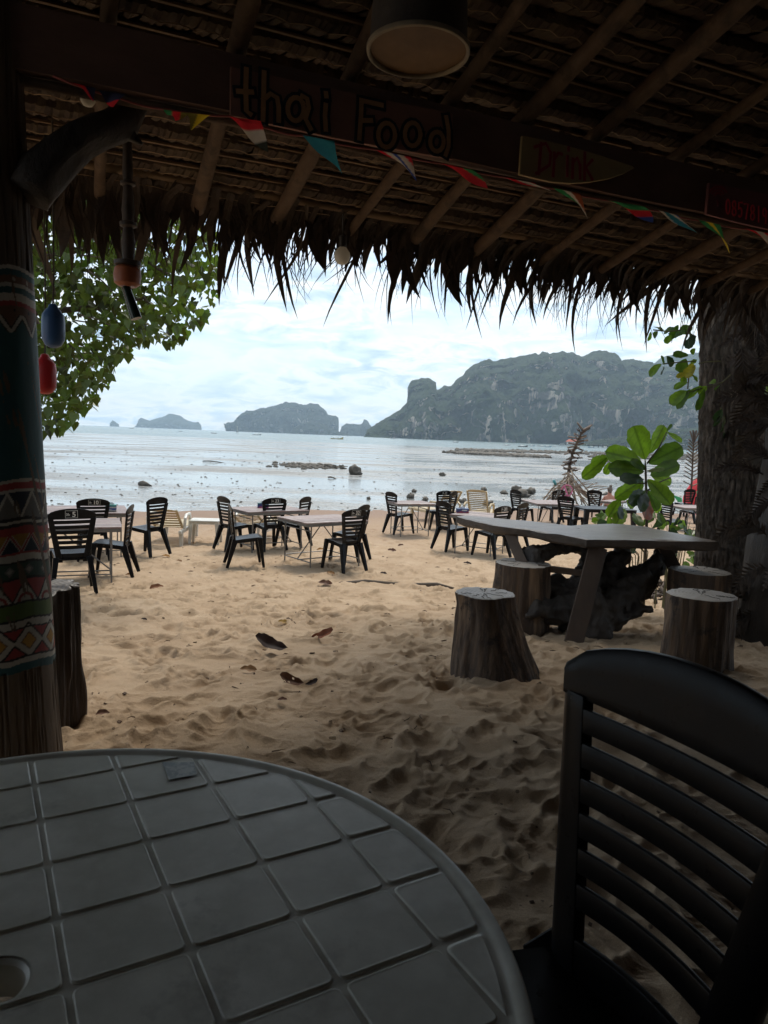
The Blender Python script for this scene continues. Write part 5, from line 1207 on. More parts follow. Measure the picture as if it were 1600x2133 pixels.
for k, (a, ln, up_) in enumerate(((2.2, 3.2, 1.3), (3.6, 2.6, 1.0), (.3, 2.8, 1.2), (5.0, 2.6, 1.5), (1.4, 2.8, 1.9))):
    mb = MB(); mb.tube([Vector((0, 0, 4.2+.2*k)), Vector((math.cos(a)*ln*.4, math.sin(a)*ln*.4, 4.9+.2*k)), Vector((math.cos(a)*ln, math.sin(a)*ln, 4.9+up_))], [.17, .11, .03], 10, jit=.15, seed=k); mb.build('branch', M_bark2, big, smooth=True)
sp = []
while len(sp) < 6500:
    a = rg.uniform(0, 6.283); r = 3.9*math.sqrt(rg.random()); z = 4.9+rg.uniform(0, 2.2)*(1.1-r/5)
    P_ = Vector((math.cos(a)*r, math.sin(a)*r, z))
    if mn.noise(P_*.9) < -.18: continue
    sp.append((P_, rg.uniform(.8, 1.3), rot_leaf(rg)))
M_leaf2 = mat('broad_leaf_crown', (.035, .06, .014), (.08, .12, .025), 3, .45, trans=.4, rvar=.4, island=True)
leaf_cloud('crown', big, sp, M_leaf2, .17)
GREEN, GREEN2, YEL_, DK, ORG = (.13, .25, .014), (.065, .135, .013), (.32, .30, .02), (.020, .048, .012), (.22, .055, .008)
VEIN = (.05, .08, .02); VDK = (.02, .04, .01)
vine = thing('climbing_plant', 'green and yellowing leafy vine growing out from the big trunk', 'plant', PY(1440, 780, 6.45)); vo = vine.location.copy()
def c6(x, y, Y=6.45): return PY(1350+x*.3516, 550+y*.3516, Y)
VL = [((238, 540), (150, 530), 60, GREEN2), ((225, 560), (185, 640), 75, GREEN2), ((80, 592), (2, 655), 55, GREEN), ((95, 600), (82, 535), 22, GREEN2), ((98, 598), (80, 650), 20, DK), ((110, 545), (150, 600), 45, DK), ((280, 600), (215, 665), 60, YEL_), ((265, 580), (240, 620), 45, YEL_), ((240, 655), (165, 660), 35, YEL_),
      ((225, 670), (200, 700), 40, GREEN), ((235, 700), (150, 730), 45, GREEN), ((230, 750), (125, 820), 70, GREEN), ((250, 740), (170, 850), 50, GREEN2), ((300, 730), (250, 770), 45, GREEN), ((320, 720), (215, 790), 45, GREEN), ((335, 740), (290, 860), 45, GREEN2), ((350, 725), (300, 760), 40, GREEN), ((400, 705), (370, 690), 40, GREEN), ((430, 715), (395, 740), 35, GREEN2), ((290, 700), (262, 640), 40, GREEN),
      ((280, 440), (220, 490), 60, DK), ((285, 440), (240, 430), 40, DK), ((280, 500), (255, 530), 35, GREEN), ((285, 565), (262, 580), 30, GREEN), ((265, 375), (190, 395), 60, GREEN2), ((230, 400), (150, 420), 45, GREEN2), ((180, 360), (130, 440), 45, GREEN2), ((160, 380), (90, 400), 45, GREEN2), ((140, 420), (100, 465), 40, GREEN), ((90, 400), (40, 360), 45, GREEN2), ((60, 400), (30, 430), 40, GREEN2), ((15, 400), (5, 455), 30, GREEN), ((230, 380), (260, 440), 40, DK), ((120, 410), (150, 455), 38, GREEN2),
      ((440, 860), (395, 930), 50, DK), ((450, 900), (440, 990), 45, DK), ((425, 900), (395, 960), 40, DK), ((440, 940), (455, 1020), 35, DK), ((690, 730), (700, 800), 40, GREEN2), ((700, 720), (711, 760), 30, GREEN)]
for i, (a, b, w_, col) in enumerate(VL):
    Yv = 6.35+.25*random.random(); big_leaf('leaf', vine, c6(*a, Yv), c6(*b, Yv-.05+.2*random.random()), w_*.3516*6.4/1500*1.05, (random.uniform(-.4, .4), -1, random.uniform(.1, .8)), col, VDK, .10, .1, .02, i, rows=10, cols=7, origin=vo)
for q in ([(490, 655), (440, 700), (380, 722), (320, 735), (240, 760)], [(300, 590), (340, 580), (430, 575)], [(250, 610), (240, 680), (235, 740)], [(430, 850), (440, 900), (450, 1000)], [(285, 575), (200, 580), (105, 590), (85, 592)], [(285, 430), (200, 390), (120, 400), (30, 390)]):
    mb = MB(); mb.tube([c6(*a)-vo for a in q], .006, 6); mb.build('stem', mat('green_stem', (.10, .10, .03), (.07, .06, .03), 9, .6), vine)
# fern covered post at the very right
M_fern = mat('dry_fern_frond', (.060, .040, .027), (.026, .018, .013), 14, .7, .3, 60, trans=.12, rvar=.3)
fp = PY(1622, 1320, 5.9); fpost = thing('fern_covered_trunk', 'dark trunk at the right edge smothered in dry brown fern fronds', 'fern trunk', (fp.x, 5.9, gz(5.9))); fo = fpost.location.copy()
mb = MB(); mb.tube([(0, 0, -.2), (-.02, 0, .8), (.01, 0, 1.6), (0, 0, 2.6), (0, 0, 3.1)], [.33, .25, .24, .25, .25], 20, jit=.2); mb.build('trunk', M_drift_dark, fpost, smooth=True)
def frond(parent, base, d, Ln, W, m_, n_=13, curl=.6, seed=0):
    rg_ = random.Random(seed); base = Vector(base); d = Vector(d).normalized(); x, y, _ = frame_from(d); mb = MB(); pts = []; p = base.copy()
    side = x.cross(d).normalized() if False else x
    for i in range(n_+1):
        pts.append(p.copy()); d = (d+Vector((0, 0, -curl/n_))).normalized(); p = p+d*Ln/n_
    mb.tube(pts, [.006*(1-.7*i/n_)+.001 for i in range(n_+1)], 4)
    for i in range(1, n_+1):
        t = i/n_; wl = W*rg_.uniform(.75, 1.15)*math.sin(math.pi*(.12+.83*t)); dd_ = (pts[i]-pts[i-1]).normalized(); sv = dd_.cross(Vector((0, -1, .2))).normalized()
        for sg in (-1, 1):
            tip = pts[i]+(sv*sg*.85+dd_*.75)*wl+Vector((0, rg_.uniform(-.2, .15), -.15))*wl; hw_ = Ln/n_*.42
            mid = pts[i].lerp(tip, .5); mb.add([pts[i]-dd_*hw_, mid-dd_*hw_*.9+Vector((0, -.01, 0)), tip, mid+dd_*hw_*.9, pts[i]+dd_*hw_], [(0, 1, 3, 4), (1, 2, 3)])
    return mb.build('frond', m_, parent, fix=False)
for k in range(46):
    z = .1+2.55*(k+.5)/46+rg.uniform(-.05, .05); a = rg.uniform(2.2, 4.9); r = .23
    frond(fpost, (math.cos(a)*r, math.sin(a)*r, z), (math.cos(a)*.7, math.sin(a)*.5, rg.uniform(-.1, .9)), rg.uniform(.28, .48), rg.uniform(.07, .13), M_fern, 11, rg.uniform(.6, 1.8), k)
for k, (bx, by, tx2, ty2) in enumerate(((1385-0, 0, 0, 0),)): pass
FR = [((1497, 600), (.5, -.3, -.8)), ((1510, 625), (.3, -.3, -.9)), ((1530, 650), (.2, -.4, -.7)), ((1515, 720), (.1, -.3, -.9)), ((1525, 760), (.4, -.3, -.8)), ((1535, 830), (-.3, -.3, .3)), ((1545, 905), (-.2, -.4, .4)), ((1560, 990), (0, -.4, .2)), ((1555, 1070), (-.1, -.3, .5)), ((1570, 700), (-.1, -.3, -.6)), ((1560, 800), (.2, -.5, .3))]
for k, (p, d) in enumerate(FR): frond(fpost, PY(p[0]+28, p[1], 6.1)-fo, d, .42, .12, M_fern, 12, .5, 100+k)

# ------------------------------------------------------------------ broad leaved sapling and low shrub behind the slab table
def c8(x, y, Y=8.0): return PY(1150+x*.20625, 850+y*.20625, Y)
sb = PG(1348, 1150); SY_ = 8.1; g = PY(1348, 1180, SY_)
sap = thing('sapling', 'young tree with a rosette of very large bright green leaves', 'sapling', (g.x, SY_, gz(SY_))); so_ = sap.location.copy()
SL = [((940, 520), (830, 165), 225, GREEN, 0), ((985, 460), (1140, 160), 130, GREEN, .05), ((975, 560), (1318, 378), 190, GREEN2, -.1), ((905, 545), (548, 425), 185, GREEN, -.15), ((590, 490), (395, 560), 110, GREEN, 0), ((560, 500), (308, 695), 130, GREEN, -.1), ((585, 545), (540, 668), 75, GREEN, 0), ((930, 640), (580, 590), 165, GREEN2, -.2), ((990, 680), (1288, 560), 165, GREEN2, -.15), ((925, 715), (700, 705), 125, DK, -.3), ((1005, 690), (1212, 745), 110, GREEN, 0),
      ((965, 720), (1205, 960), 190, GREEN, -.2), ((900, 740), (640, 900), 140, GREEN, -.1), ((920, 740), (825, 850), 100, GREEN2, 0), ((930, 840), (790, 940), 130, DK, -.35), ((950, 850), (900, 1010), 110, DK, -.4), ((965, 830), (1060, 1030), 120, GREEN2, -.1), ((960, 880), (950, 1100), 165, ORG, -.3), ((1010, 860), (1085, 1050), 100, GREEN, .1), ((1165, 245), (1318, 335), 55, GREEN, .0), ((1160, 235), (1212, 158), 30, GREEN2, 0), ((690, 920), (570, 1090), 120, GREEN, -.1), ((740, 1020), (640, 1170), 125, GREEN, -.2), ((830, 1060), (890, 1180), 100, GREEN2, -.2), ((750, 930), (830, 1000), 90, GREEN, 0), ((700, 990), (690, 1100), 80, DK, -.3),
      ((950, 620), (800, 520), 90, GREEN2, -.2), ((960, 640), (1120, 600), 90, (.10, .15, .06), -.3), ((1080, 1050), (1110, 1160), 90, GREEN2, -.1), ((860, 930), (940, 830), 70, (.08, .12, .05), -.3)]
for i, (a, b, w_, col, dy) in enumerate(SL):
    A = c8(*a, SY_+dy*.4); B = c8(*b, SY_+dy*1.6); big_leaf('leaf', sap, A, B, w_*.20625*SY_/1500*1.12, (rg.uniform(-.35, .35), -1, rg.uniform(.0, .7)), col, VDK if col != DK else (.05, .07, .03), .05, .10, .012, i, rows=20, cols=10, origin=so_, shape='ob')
mb = MB(); mb.tube([(0, 0, -.1)]+[c8(*p)-so_ for p in ((955, 1180), (955, 1000), (950, 800), (945, 600), (940, 520))], [.018, .017, .015, .014, .012, .006], 8); mb.build('stem', mat('sapling_bark', (.06, .05, .03), (.03, .026, .018), 20, .7), sap, smooth=True)
for q in ([(945, 600), (760, 600), (600, 520), (530, 430)], [(960, 560), (1080, 400), (1160, 240)], [(950, 760), (860, 760)], [(955, 840), (1080, 750), (1200, 700)]):
    mb = MB(); mb.tube([c8(*p)-so_ for p in q], [.010, .008, .006, .003][:len(q)], 6); mb.build('twig', MATS['sapling_bark'], sap, smooth=True)
g = PY(1400, 1200, 8.4); shr = thing('beach_shrub', 'low spreading green leafy shrub around the foot of the sapling', 'shrub', (g.x, 8.4, gz(8.4))); sho = shr.location.copy()
LL = [((500, 1130), (400, 1140)), ((500, 1100), (430, 1070)), ((520, 1060), (510, 1140)), ((560, 1150), (450, 1180)), ((600, 1120), (540, 1180)), ((1000, 1100), (900, 1190)), ((1050, 1120), (1130, 1220)), ((1100, 1150), (1010, 1210)), ((1150, 1190), (1080, 1150)), ((1180, 1180), (1250, 1270)), ((1250, 1190), (1190, 1230)), ((1290, 1130), (1230, 1180)), ((1330, 1190), (1270, 1150)), ((1340, 1180), (1240, 1230)), ((1300, 1150), (1350, 1230)), ((1380, 1270), (1340, 1220)), ((1400, 1260), (1340, 1270)), ((1420, 1240), (1390, 1290)), ((1490, 1260), (1360, 1290)), ((1200, 1240), (1300, 1290)), ((980, 1050), (1050, 1100)), ((700, 1460), (560, 1520)), ((760, 1450), (650, 1470)), ((840, 1440), (750, 1450)), ((640, 1500), (560, 1560)), ((780, 1470), (720, 1530)), ((1380, 1480), (1480, 1460)), ((1420, 1500), (1500, 1520)), ((1390, 1520), (1450, 1580)), ((1450, 1550), (1520, 1590)), ((1380, 1560), (1330, 1600)), ((1230, 1450), (1250, 1530)), ((1210, 1450), (1180, 1510)), ((1320, 1330), (1380, 1390)), ((1440, 1330), (1400, 1380)), ((1100, 1330), (1200, 1360)), ((900, 1330), (1000, 1370)), ((1300, 1400), (1240, 1440))]
for i, (a, b) in enumerate(LL):
    Yv = 8.2+rg.uniform(-.1, .5); big_leaf('leaf', shr, c8(*a, Yv), c8(*b, Yv+rg.uniform(-.2, .1)), rg.uniform(75, 105)*.20625*Yv/1500, (rg.uniform(-.5, .5), -1, rg.uniform(.2, 1.3)), (GREEN, GREEN2, (.11, .20, .02), DK)[i % 4], VDK, .08, .12, .02, 50+i, rows=9, cols=7, origin=sho, shape='heart' if i % 3 else 'ob')
for k in range(22):
    x = rg.uniform(480, 1480); mb = MB(); t_ = Vector((c8(x, rg.uniform(1120, 1300), 8.4)-sho)); mb.tube([Vector((t_.x*.55, rg.uniform(-.1, .2), -.05)), t_*.6+Vector((0, 0, .1)), t_], [.008, .006, .003], 5); mb.build('stem', MATS['green_stem'], shr)
# dead wood and leaf litter behind the slab's root
mb = MB()
for k in range(40):
    p = PG(rg.uniform(1290, 1400), rg.uniform(1215, 1262)); a = rg.uniform(0, 3.1); l_ = rg.uniform(.08, .35); mb.tube([p+Vector((-math.cos(a)*l_/2, -math.sin(a)*l_/2, .02)), p+Vector((0, 0, rg.uniform(.03, .14))), p+Vector((math.cos(a)*l_/2, math.sin(a)*l_/2, rg.uniform(0, .1)))], [rg.uniform(.01, .03), rg.uniform(.015, .045), .008], 7, jit=.3, seed=k)
tag(mb.build('wood_debris', mat('debris_wood', (.10, .07, .05), (.04, .03, .022), 6, .9, .6, 20), smooth=True), kind='stuff')

# ------------------------------------------------------------------ dead leaves, half buried log, twigs on the sand
BR1, BR2, BR3, TAN, YLW = (.16, .045, .014), (.035, .018, .014), (.13, .06, .035), (.30, .17, .08), (.36, .22, .05)
DL = [(566, 1360, 62, BR2, 'dark brown curled leaf lying on the sand, the largest dead leaf', .35), (671, 1339, 42, BR1, 'glossy red brown dead leaf on the sand right of the dark curled one', .3), (677, 1224, 30, BR3, 'brown dead leaf beside the half buried log', .1), (326, 1227, 26, (.22, .09, .04), 'small orange brown leaf on the sand below the second left chair', .2), (272, 1200, 24, (.35, .14, .03), 'orange leaf on the sand near the chair seen side on', .2), (518, 1406, 34, TAN, 'pale tan dead leaf on the sand below the dark curled leaf', .15), (608, 1440, 48, BR3, 'ragged curled brown leaf standing up on the sand', .4), (648, 1446, 24, BR2, 'small crumpled dark leaf beside the ragged brown one', .35), (590, 1303, 22, YLW, 'small yellow leaf on the sand above the curled one', .1), (214, 1494, 30, BR3, 'brown dead leaf in the sand near the weathered stump', .1),
      (346, 1163, 14, (.42, .2, .03), 'tiny orange leaf behind the left chairs', .1), (373, 1171, 12, TAN, 'tiny tan leaf next to the orange one behind the left chairs', .1), (667, 1146, 14, (.4, .2, .06), 'small orange leaf under the centre table', .1), (689, 1199, 16, (.3, .15, .05), 'small brown leaf by the front legs of the chair numbered 32', .1), (817, 1147, 18, BR3, 'brown leaf on open sand right of the centre table', .2), (835, 1138, 12, BR3, 'very small brown leaf on open sand toward the waterline table', .2), (799, 1195, 14, BR2, 'small dark leaf just above the half buried log', .1), (974, 1176, 16, BR2, 'small dark leaf left of the slab table', .1), (588, 1480, 20, BR3, 'broken grey brown leaf below the ragged standing leaf', .1), (300, 1297, 12, BR2, 'tiny dark leaf scrap on the open sand at left', .1)]
for i, (x, y, wpx, col, lab, rise) in enumerate(DL):
    P_ = PG(x, y); P_.z = sh(P_.x, P_.y)+.006; Ln = wpx*P_.y/1500*1.1; a = rg.uniform(-.5, .5)+(math.pi if i % 3 == 0 else 0)
    d = Vector((math.cos(a), math.sin(a)*.6, 0)).normalized()*Ln/2
    o = big_leaf('dead_leaf', None, -d, d, Ln*.52, (rg.uniform(-.3, .3), -.35-rise, 1), [c*.9 for c in col], [c*.5 for c in col], -.30 if rise > .25 else .12, .22, .03, i+300, M_dryleaf, 'ob', holes=(i == 6), rows=12, cols=6)
    o.location = P_+Vector((0, 0, .012+rise*.05)); tag(o, lab, 'leaf', 'dead leaves scattered on the sand')
P_ = PG(820, 1221); lg = thing('buried_log', 'weathered log half buried in the sand in front of the centre table', 'log', (P_.x, P_.y, sh(P_.x, P_.y)))
for q, w_ in (([(712, 1213), (760, 1217), (820, 1218), (845, 1217)], .035), ([(858, 1219), (910, 1222), (950, 1225)], .03)):
    mb = MB(); pp = [PG(*a) for a in q]; mb.tube([Vector((p.x, p.y, sh(p.x, p.y)-.012))-lg.location for p in pp], [w_*.5]+[w_]*(len(pp)-2)+[w_*.4], 9, jit=.35); mb.build('branch', mat('grey_log', (.14, .11, .085), (.07, .055, .042), 6, .9, .8, 14), lg, smooth=True)
mb = MB()
for k in range(520):
    Y = 1.8+11*rg.random()**1.3; x = rg.uniform(-.6, .6)*(Y+.6); z = sh(x, Y)+.002; a = rg.uniform(0, 6.28); l_ = rg.uniform(.006, .045)*(1+Y/8)
    if k % 3: mb.tube([(x, Y, z), (x+math.cos(a)*l_/2, Y+math.sin(a)*l_/2, z+.004), (x+math.cos(a+.3)*l_, Y+math.sin(a+.3)*l_, z)], [.001+.0004*Y, .0012+.0005*Y, .0008], 4)
    else: mb.box((x, Y, z), (l_*.5, l_*.35, .006), Matrix.Rotation(a, 4, 'Z') @ Matrix.Rotation(.4, 4, 'X'))
tag(mb.build('beach_litter', mat('litter', (.07, .045, .03), (.14, .09, .05), 30, .9, rvar=.3, island=True), fix=False), kind='stuff')

# ------------------------------------------------------------------ things on the tidal flat
def icos(n_=2):
    bm = bmesh.new(); bmesh.ops.create_icosphere(bm, subdivisions=n_, radius=1); v = [Vector(x.co) for x in bm.verts]; bm.verts.index_update(); f = [tuple(q.index for q in p.verts) for p in bm.faces]; bm.free(); return v, f
IV1, IF1 = icos(1); IV3, IF3 = icos(3)
M_rock = mat('dark_wet_rock', (.055, .048, .038), (.11, .095, .075), 3, .75, .8, 9, bdist=.04, c3=(.03, .028, .024))
RK = [(742, 989, 28, 19, 'biggest dark boulder on the tidal flat, with its reflection'), (713, 977, 11, 9, 'small rock just left of the biggest boulder on the flat'), (698, 976, 10, 7, 'second small rock left of the biggest boulder on the flat'), (681, 974, 14, 8, 'flat topped rock at the right end of the low mud ridge'), (922, 991, 13, 7, 'lone small rock in the smooth water at the middle right'), (855, 1038, 14, 11, 'rock above the gap between two far chairs near the waterline'), (886, 1043, 14, 7, 'low rock behind the table closest to the waterline'), (963, 1047, 18, 9, 'low rock behind the cream woven lounger'), (1007, 1024, 11, 9, 'upright rock above the cream woven lounger'), (1075, 1024, 18, 13, 'dark rock left of the driftwood tripod, highest of its cluster'), (1103, 1029, 22, 12, 'dark rounded rock nearest the driftwood tripod'), (1088, 1036, 34, 14, 'broad low rock in front of the cluster by the tripod'), (1050, 1029, 16, 7, 'small flat rock left of the rock cluster'), (1017, 1052, 22, 10, 'wet rock right of the cream woven lounger'), (862, 1026, 10, 7, 'small pale rock further out than its neighbour at the waterline'), (768, 1040, 8, 5, 'tiny rock on the wet mud left of the waterline table'), (1262, 1032, 14, 7, 'small rock beside the sunbather')]
for i, (x, y, wpx, hpx, lab) in enumerate(RK):
    P_ = PZ(x, y, FLAT_Z); rx = wpx*P_.y/3000; rz = hpx*P_.y/1500; mb = MB()
    mb.add([Vector((v.x*rx, v.y*rx*.8, v.z*rz*.62+rz*.36))*(1+.55*mn.noise(v*1.3+Vector((i*3.1, 0, 0)))+.18*mn.noise(v*4+Vector((i, 0, 0)))) for v in IV3], IF3)
    o = mb.build('rock', M_rock, smooth=True); o.location = P_; tag(o, lab, 'rock', 'rocks on the tidal flat')
mb = MB(); rg = random.Random(21)
def lump(p, rx, rz, i): mb.add([Vector((p[0]+v.x*rx*(1+.5*mn.noise(v+Vector((i, 0, 0)))), p[1]+v.y*rx*.9, p[2]+v.z*rz*(1+.5*mn.noise(v*2+Vector((i, 5, 0)))))) for v in IV1], IF1)
i = 0
for k in range(260):    # low ridge in the middle
    x = rg.gauss(645, 34); y = 971+rg.gauss(0, 2.4)+.035*(x-645); P_ = PZ(x, y, FLAT_Z); i += 1; lump(P_, rg.uniform(.06, .26), rg.uniform(.05, .16), i)
for k in range(1500):   # the long reef bars at the right
    f = rg.random(); sel = rg.random()
    if sel < .55: x = 950+f*520; y = 937+.022*(x-950)+rg.gauss(0, 1.3)
    elif sel < .85: x = 960+f*150+rg.gauss(0, 20); y = 943+.045*(x-950)+rg.gauss(0, .8)
    else: x = 1230+f*240; y = 953+rg.gauss(0, 3.0)
    P_ = PZ(x, y+1, FLAT_Z); i += 1; lump(P_, rg.uniform(.25, .95), rg.uniform(.15, .5), i)
for k in range(160): x = rg.uniform(1440, 1475); y = rg.uniform(945, 962); P_ = PZ(x, y, FLAT_Z); i += 1; lump(P_, rg.uniform(.3, .8), rg.uniform(.2, .6), i)
tag(mb.build('reef_rubble', M_rock, fix=False, smooth=True), kind='stuff')
mb = MB()
for k in range(1500):   # mud clods and shells
    Y = 20.5+62*rg.random()**1.6; x = rg.uniform(-.62, .58)*(Y+1); cl = mn.noise(Vector((x*.10, Y*.25, 0)))+.4*mn.noise(Vector((x*.4, Y*.9, 4)))
    if cl < -.10: continue
    lump((x, Y, FLAT_Z+.0), rg.uniform(.010, .05)*(1+Y/60), rg.uniform(.008, .028)*(1+Y/60), k)
tag(mb.build('mud_clods', M_rock, fix=False, smooth=True), kind='stuff')
for px, py, wpx, lab in ((303, 1012, 28, 'short waterlogged log lying on the wet flat at left'), (790, 963, 46, 'thin pale stick far out on the flat left of the mud ridge') , (692, 997, 18, 'short dark plank on the mud near the biggest boulder')):
    if wpx == 46: px, py = 445, 963
    P_ = PZ(px, py, FLAT_Z); t_ = wpx*P_.y/3000; mb = MB(); r0 = .09 if wpx == 28 else .035; mb.tube([(-t_, .1, .05), (-t_*.4, .03, .08), (t_*.3, -.05, .05), (t_, -.15, .0)], [r0, r0*1.2, r0, r0*.6], 9, jit=.3); o = mb.build('driftwood_log', M_rock, smooth=True); o.location = P_; tag(o, lab, 'driftwood')

# plank signposts, driftwood tripod
M_sgn = mat('signpost_planks', (.13, .085, .055), (.065, .045, .032), 3, .8, .4, 12, rvar=.35)
M_stick = mat('bleached_sticks', (.30, .23, .17), (.17, .12, .09), 4, .9, .3, 12, rvar=.3)
Ys_ = 27.0; b0 = PY(1182, 1046, Ys_); s1 = thing('plank_signpost', 'leaning post bristling with small brown arrow planks by the driftwood tripod', 'signpost', (b0.x, Ys_, FLAT_Z)); o1 = s1.location.copy()
polep = [(1182, 1050), (1184, 985), (1188, 960), (1196, 935), (1206, 912), (1217, 893)]
pp = [PY(*p, Ys_)-o1 for p in polep]; mb = MB(); mb.tube(pp, [.06, .05, .045, .04, .035, .03], 8); mb.build('pole', M_sgn, s1)
def along(pp, t):
    f = t*(len(pp)-1); i = min(int(f), len(pp)-2); return pp[i].lerp(pp[i+1], f-i), (pp[i+1]-pp[i]).normalized()
rg = random.Random(9)
for k in range(44):
    p, d = along(pp[1:], (k+.5)/44); sg = 1 if k % 2 else -1; a = rg.uniform(.1, .75) if k < 34 else rg.uniform(.3, 1.4); l_ = rg.uniform(.24, .42); a2 = rg.uniform(-.9, .9)
    v = Vector((sg*math.cos(a)*math.cos(a2), math.sin(a2)*.7, math.sin(a)*(1 if k > 24 else rg.choice((-.7, .5))))).normalized(); mb = MB(); mb.bar(p+Vector((0, -.05, 0))-v*.05, p+v*l_+Vector((0, -.05, 0)), .025, .12, up=Vector((.2, 1, .3))); o = mb.build('plank', M_sgn, s1)
p, d = along(pp[1:], .06); mb = MB(); mb.bar(p+Vector((-.05, -.09, -.06)), p+Vector((.42, -.09, .06)), .022, .10, up=Vector((0, 1, 0))); mb.build('plank', M_sgn, s1)
b0 = PY(1440, 1040, 24.5); s2 = thing('plank_signpost', 'straight post with paired upswept brown planks in front of the red tent', 'signpost', (b0.x, 24.5, FLAT_Z)); o2 = s2.location.copy()
q2 = [PY(1438, 1045, 24.5)-o2, PY(1441, 1005, 24.5)-o2, PY(1443, 960, 24.5)-o2, PY(1446, 900, 24.5)-o2]; mb = MB(); mb.tube(q2, [.035, .032, .028, .02], 7); mb.build('pole', M_sgn, s2)
for k, y in enumerate((1012, 1000, 991, 983, 975, 967, 960, 953, 946, 939, 932, 926)):
    c = PY(1441+.04*(1012-y), y, 24.5)-o2; l_ = .36-.012*k
    for sg in (-1, 1):
        v = Vector((sg*math.cos(.45+.02*k), 0, math.sin(.45+.03*k))); mb = MB(); mb.bar(c+Vector((0, -.04, 0)), c+v*l_+Vector((0, -.04, 0)), .02, .10, up=Vector((0, 1, 0))); mb.build('plank', M_sgn, s2)
for k in range(4): a = -.4+.27*k; c = PY(1445, 922, 24.5)-o2; mb = MB(); mb.bar(c, c+Vector((math.sin(a)*.4, 0, math.cos(a)*.42)), .02, .09, up=Vector((0, 1, 0))); mb.build('plank', M_sgn, s2)
b0 = PY(1188, 1040, 26.0); dt = thing('driftwood_tripod', 'open cone of bleached driftwood sticks hung with lost fishing gear', 'driftwood sculpture', (b0.x, 26.0, FLAT_Z)); o3 = dt.location.copy(); apex = PY(1185, 990, 26.2)-o3
for k in range(26):
    x = 1124+132*(k+rg.random())/26; yb_ = PY(x, 1030+rg.uniform(-8, 12), 25.2+rg.uniform(0, 2)); e = yb_-o3; e.z = rg.uniform(-.05, .25); a_ = apex+Vector((rg.uniform(-.12, .12), rg.uniform(-.2, .2), rg.uniform(-.25, .2))); m_d = a_.lerp(e, .5)+Vector((rg.uniform(-.08, .08), 0, rg.uniform(-.02, .12)))
    mb = MB(); mb.tube([a_, m_d, e], [.018, .028, .022], 6, jit=.2, seed=k); mb.build('stick', M_stick, dt, smooth=True)
for k in range(22):
    a_ = PY(rg.uniform(1125, 1230), rg.uniform(1005, 1038), 25.6)-o3; e = a_+Vector((rg.uniform(.3, .9), rg.uniform(-.3, .3), rg.uniform(-.35, .3))); mb = MB(); mb.tube([a_, a_.lerp(e, .5)+Vector((0, 0, .05)), e], [.014, .02, .01], 6, jit=.2, seed=k); mb.build('stick', M_stick, dt, smooth=True)
mb = MB(); cpk = PY(1181, 1022, 25.4)-o3
mb.tube([cpk+Vector((math.cos(a)*.19, 0, math.sin(a)*.20)) for a in np.linspace(0, 2*math.pi, 15)], .022, 6); mb.tube([cpk+Vector((-.1, 0, .15)), cpk+Vector((.05, 0, -.2)), cpk+Vector((.08, 0, -.45))], .03, 6); mb.build('pink_float_ring', mat('faded_pink_plastic', (.55, .14, .27), (.45, .1, .2), 5, .6), dt, smooth=True)
mb = MB(); mb.tube([PY(1153, 1000, 25.4)-o3, PY(1158, 1010, 25.4)-o3], .05, 8); mb.build('teal_bottle', mat('teal_plastic', (.05, .25, .27), None, 5, .4), dt, smooth=True)

# red and green beach tent behind the trunk
YT = 29.0; c = PY(1482, 1052, YT); tn = thing('beach_tent', 'red dome beach tent with green panels partly hidden by the big trunk', 'tent', (c.x, YT, FLAT_Z)); M_red = mat('red_tent_cloth', (.62, .035, .045), (.50, .025, .035), 2, .6, .4, 3, trans=.35, bdist=.05); M_grn = mat('green_tent_cloth', (.08, .38, .16), (.05, .28, .14), 2, .6, .3, 3, trans=.35)
mb = MB(); P = []
for i in range(12):
    f = i/11; a = f*math.pi/2; P.append([Vector((1.08*math.cos(a)**.8*math.cos(b)*(1+.03*math.sin(b*9+i)), 1.1*math.cos(a)**.8*math.sin(b), 1.32*math.sin(a)+.0)) for b in np.linspace(0, 2*math.pi, 33)[:-1]])
mb.grid(P, close=True); mb.build('dome', M_red, tn, smooth=True)
for q in ([(1402, 1031), (1420, 1037), (1421, 1046), (1414, 1046)], [(1452, 1023), (1462, 1022), (1463, 1034), (1453, 1036)]):
    mb = MB(); a = [PY(x, y, 27.7)-tn.location for x, y in q]; mb.add(a+[p+Vector((0, .05, 0)) for p in a], [(0, 1, 2, 3), (7, 6, 5, 4), (0, 4, 5, 1), (1, 5, 6, 2), (2, 6, 7, 3), (3, 7, 4, 0)]); mb.build('side_panel', M_grn, tn)

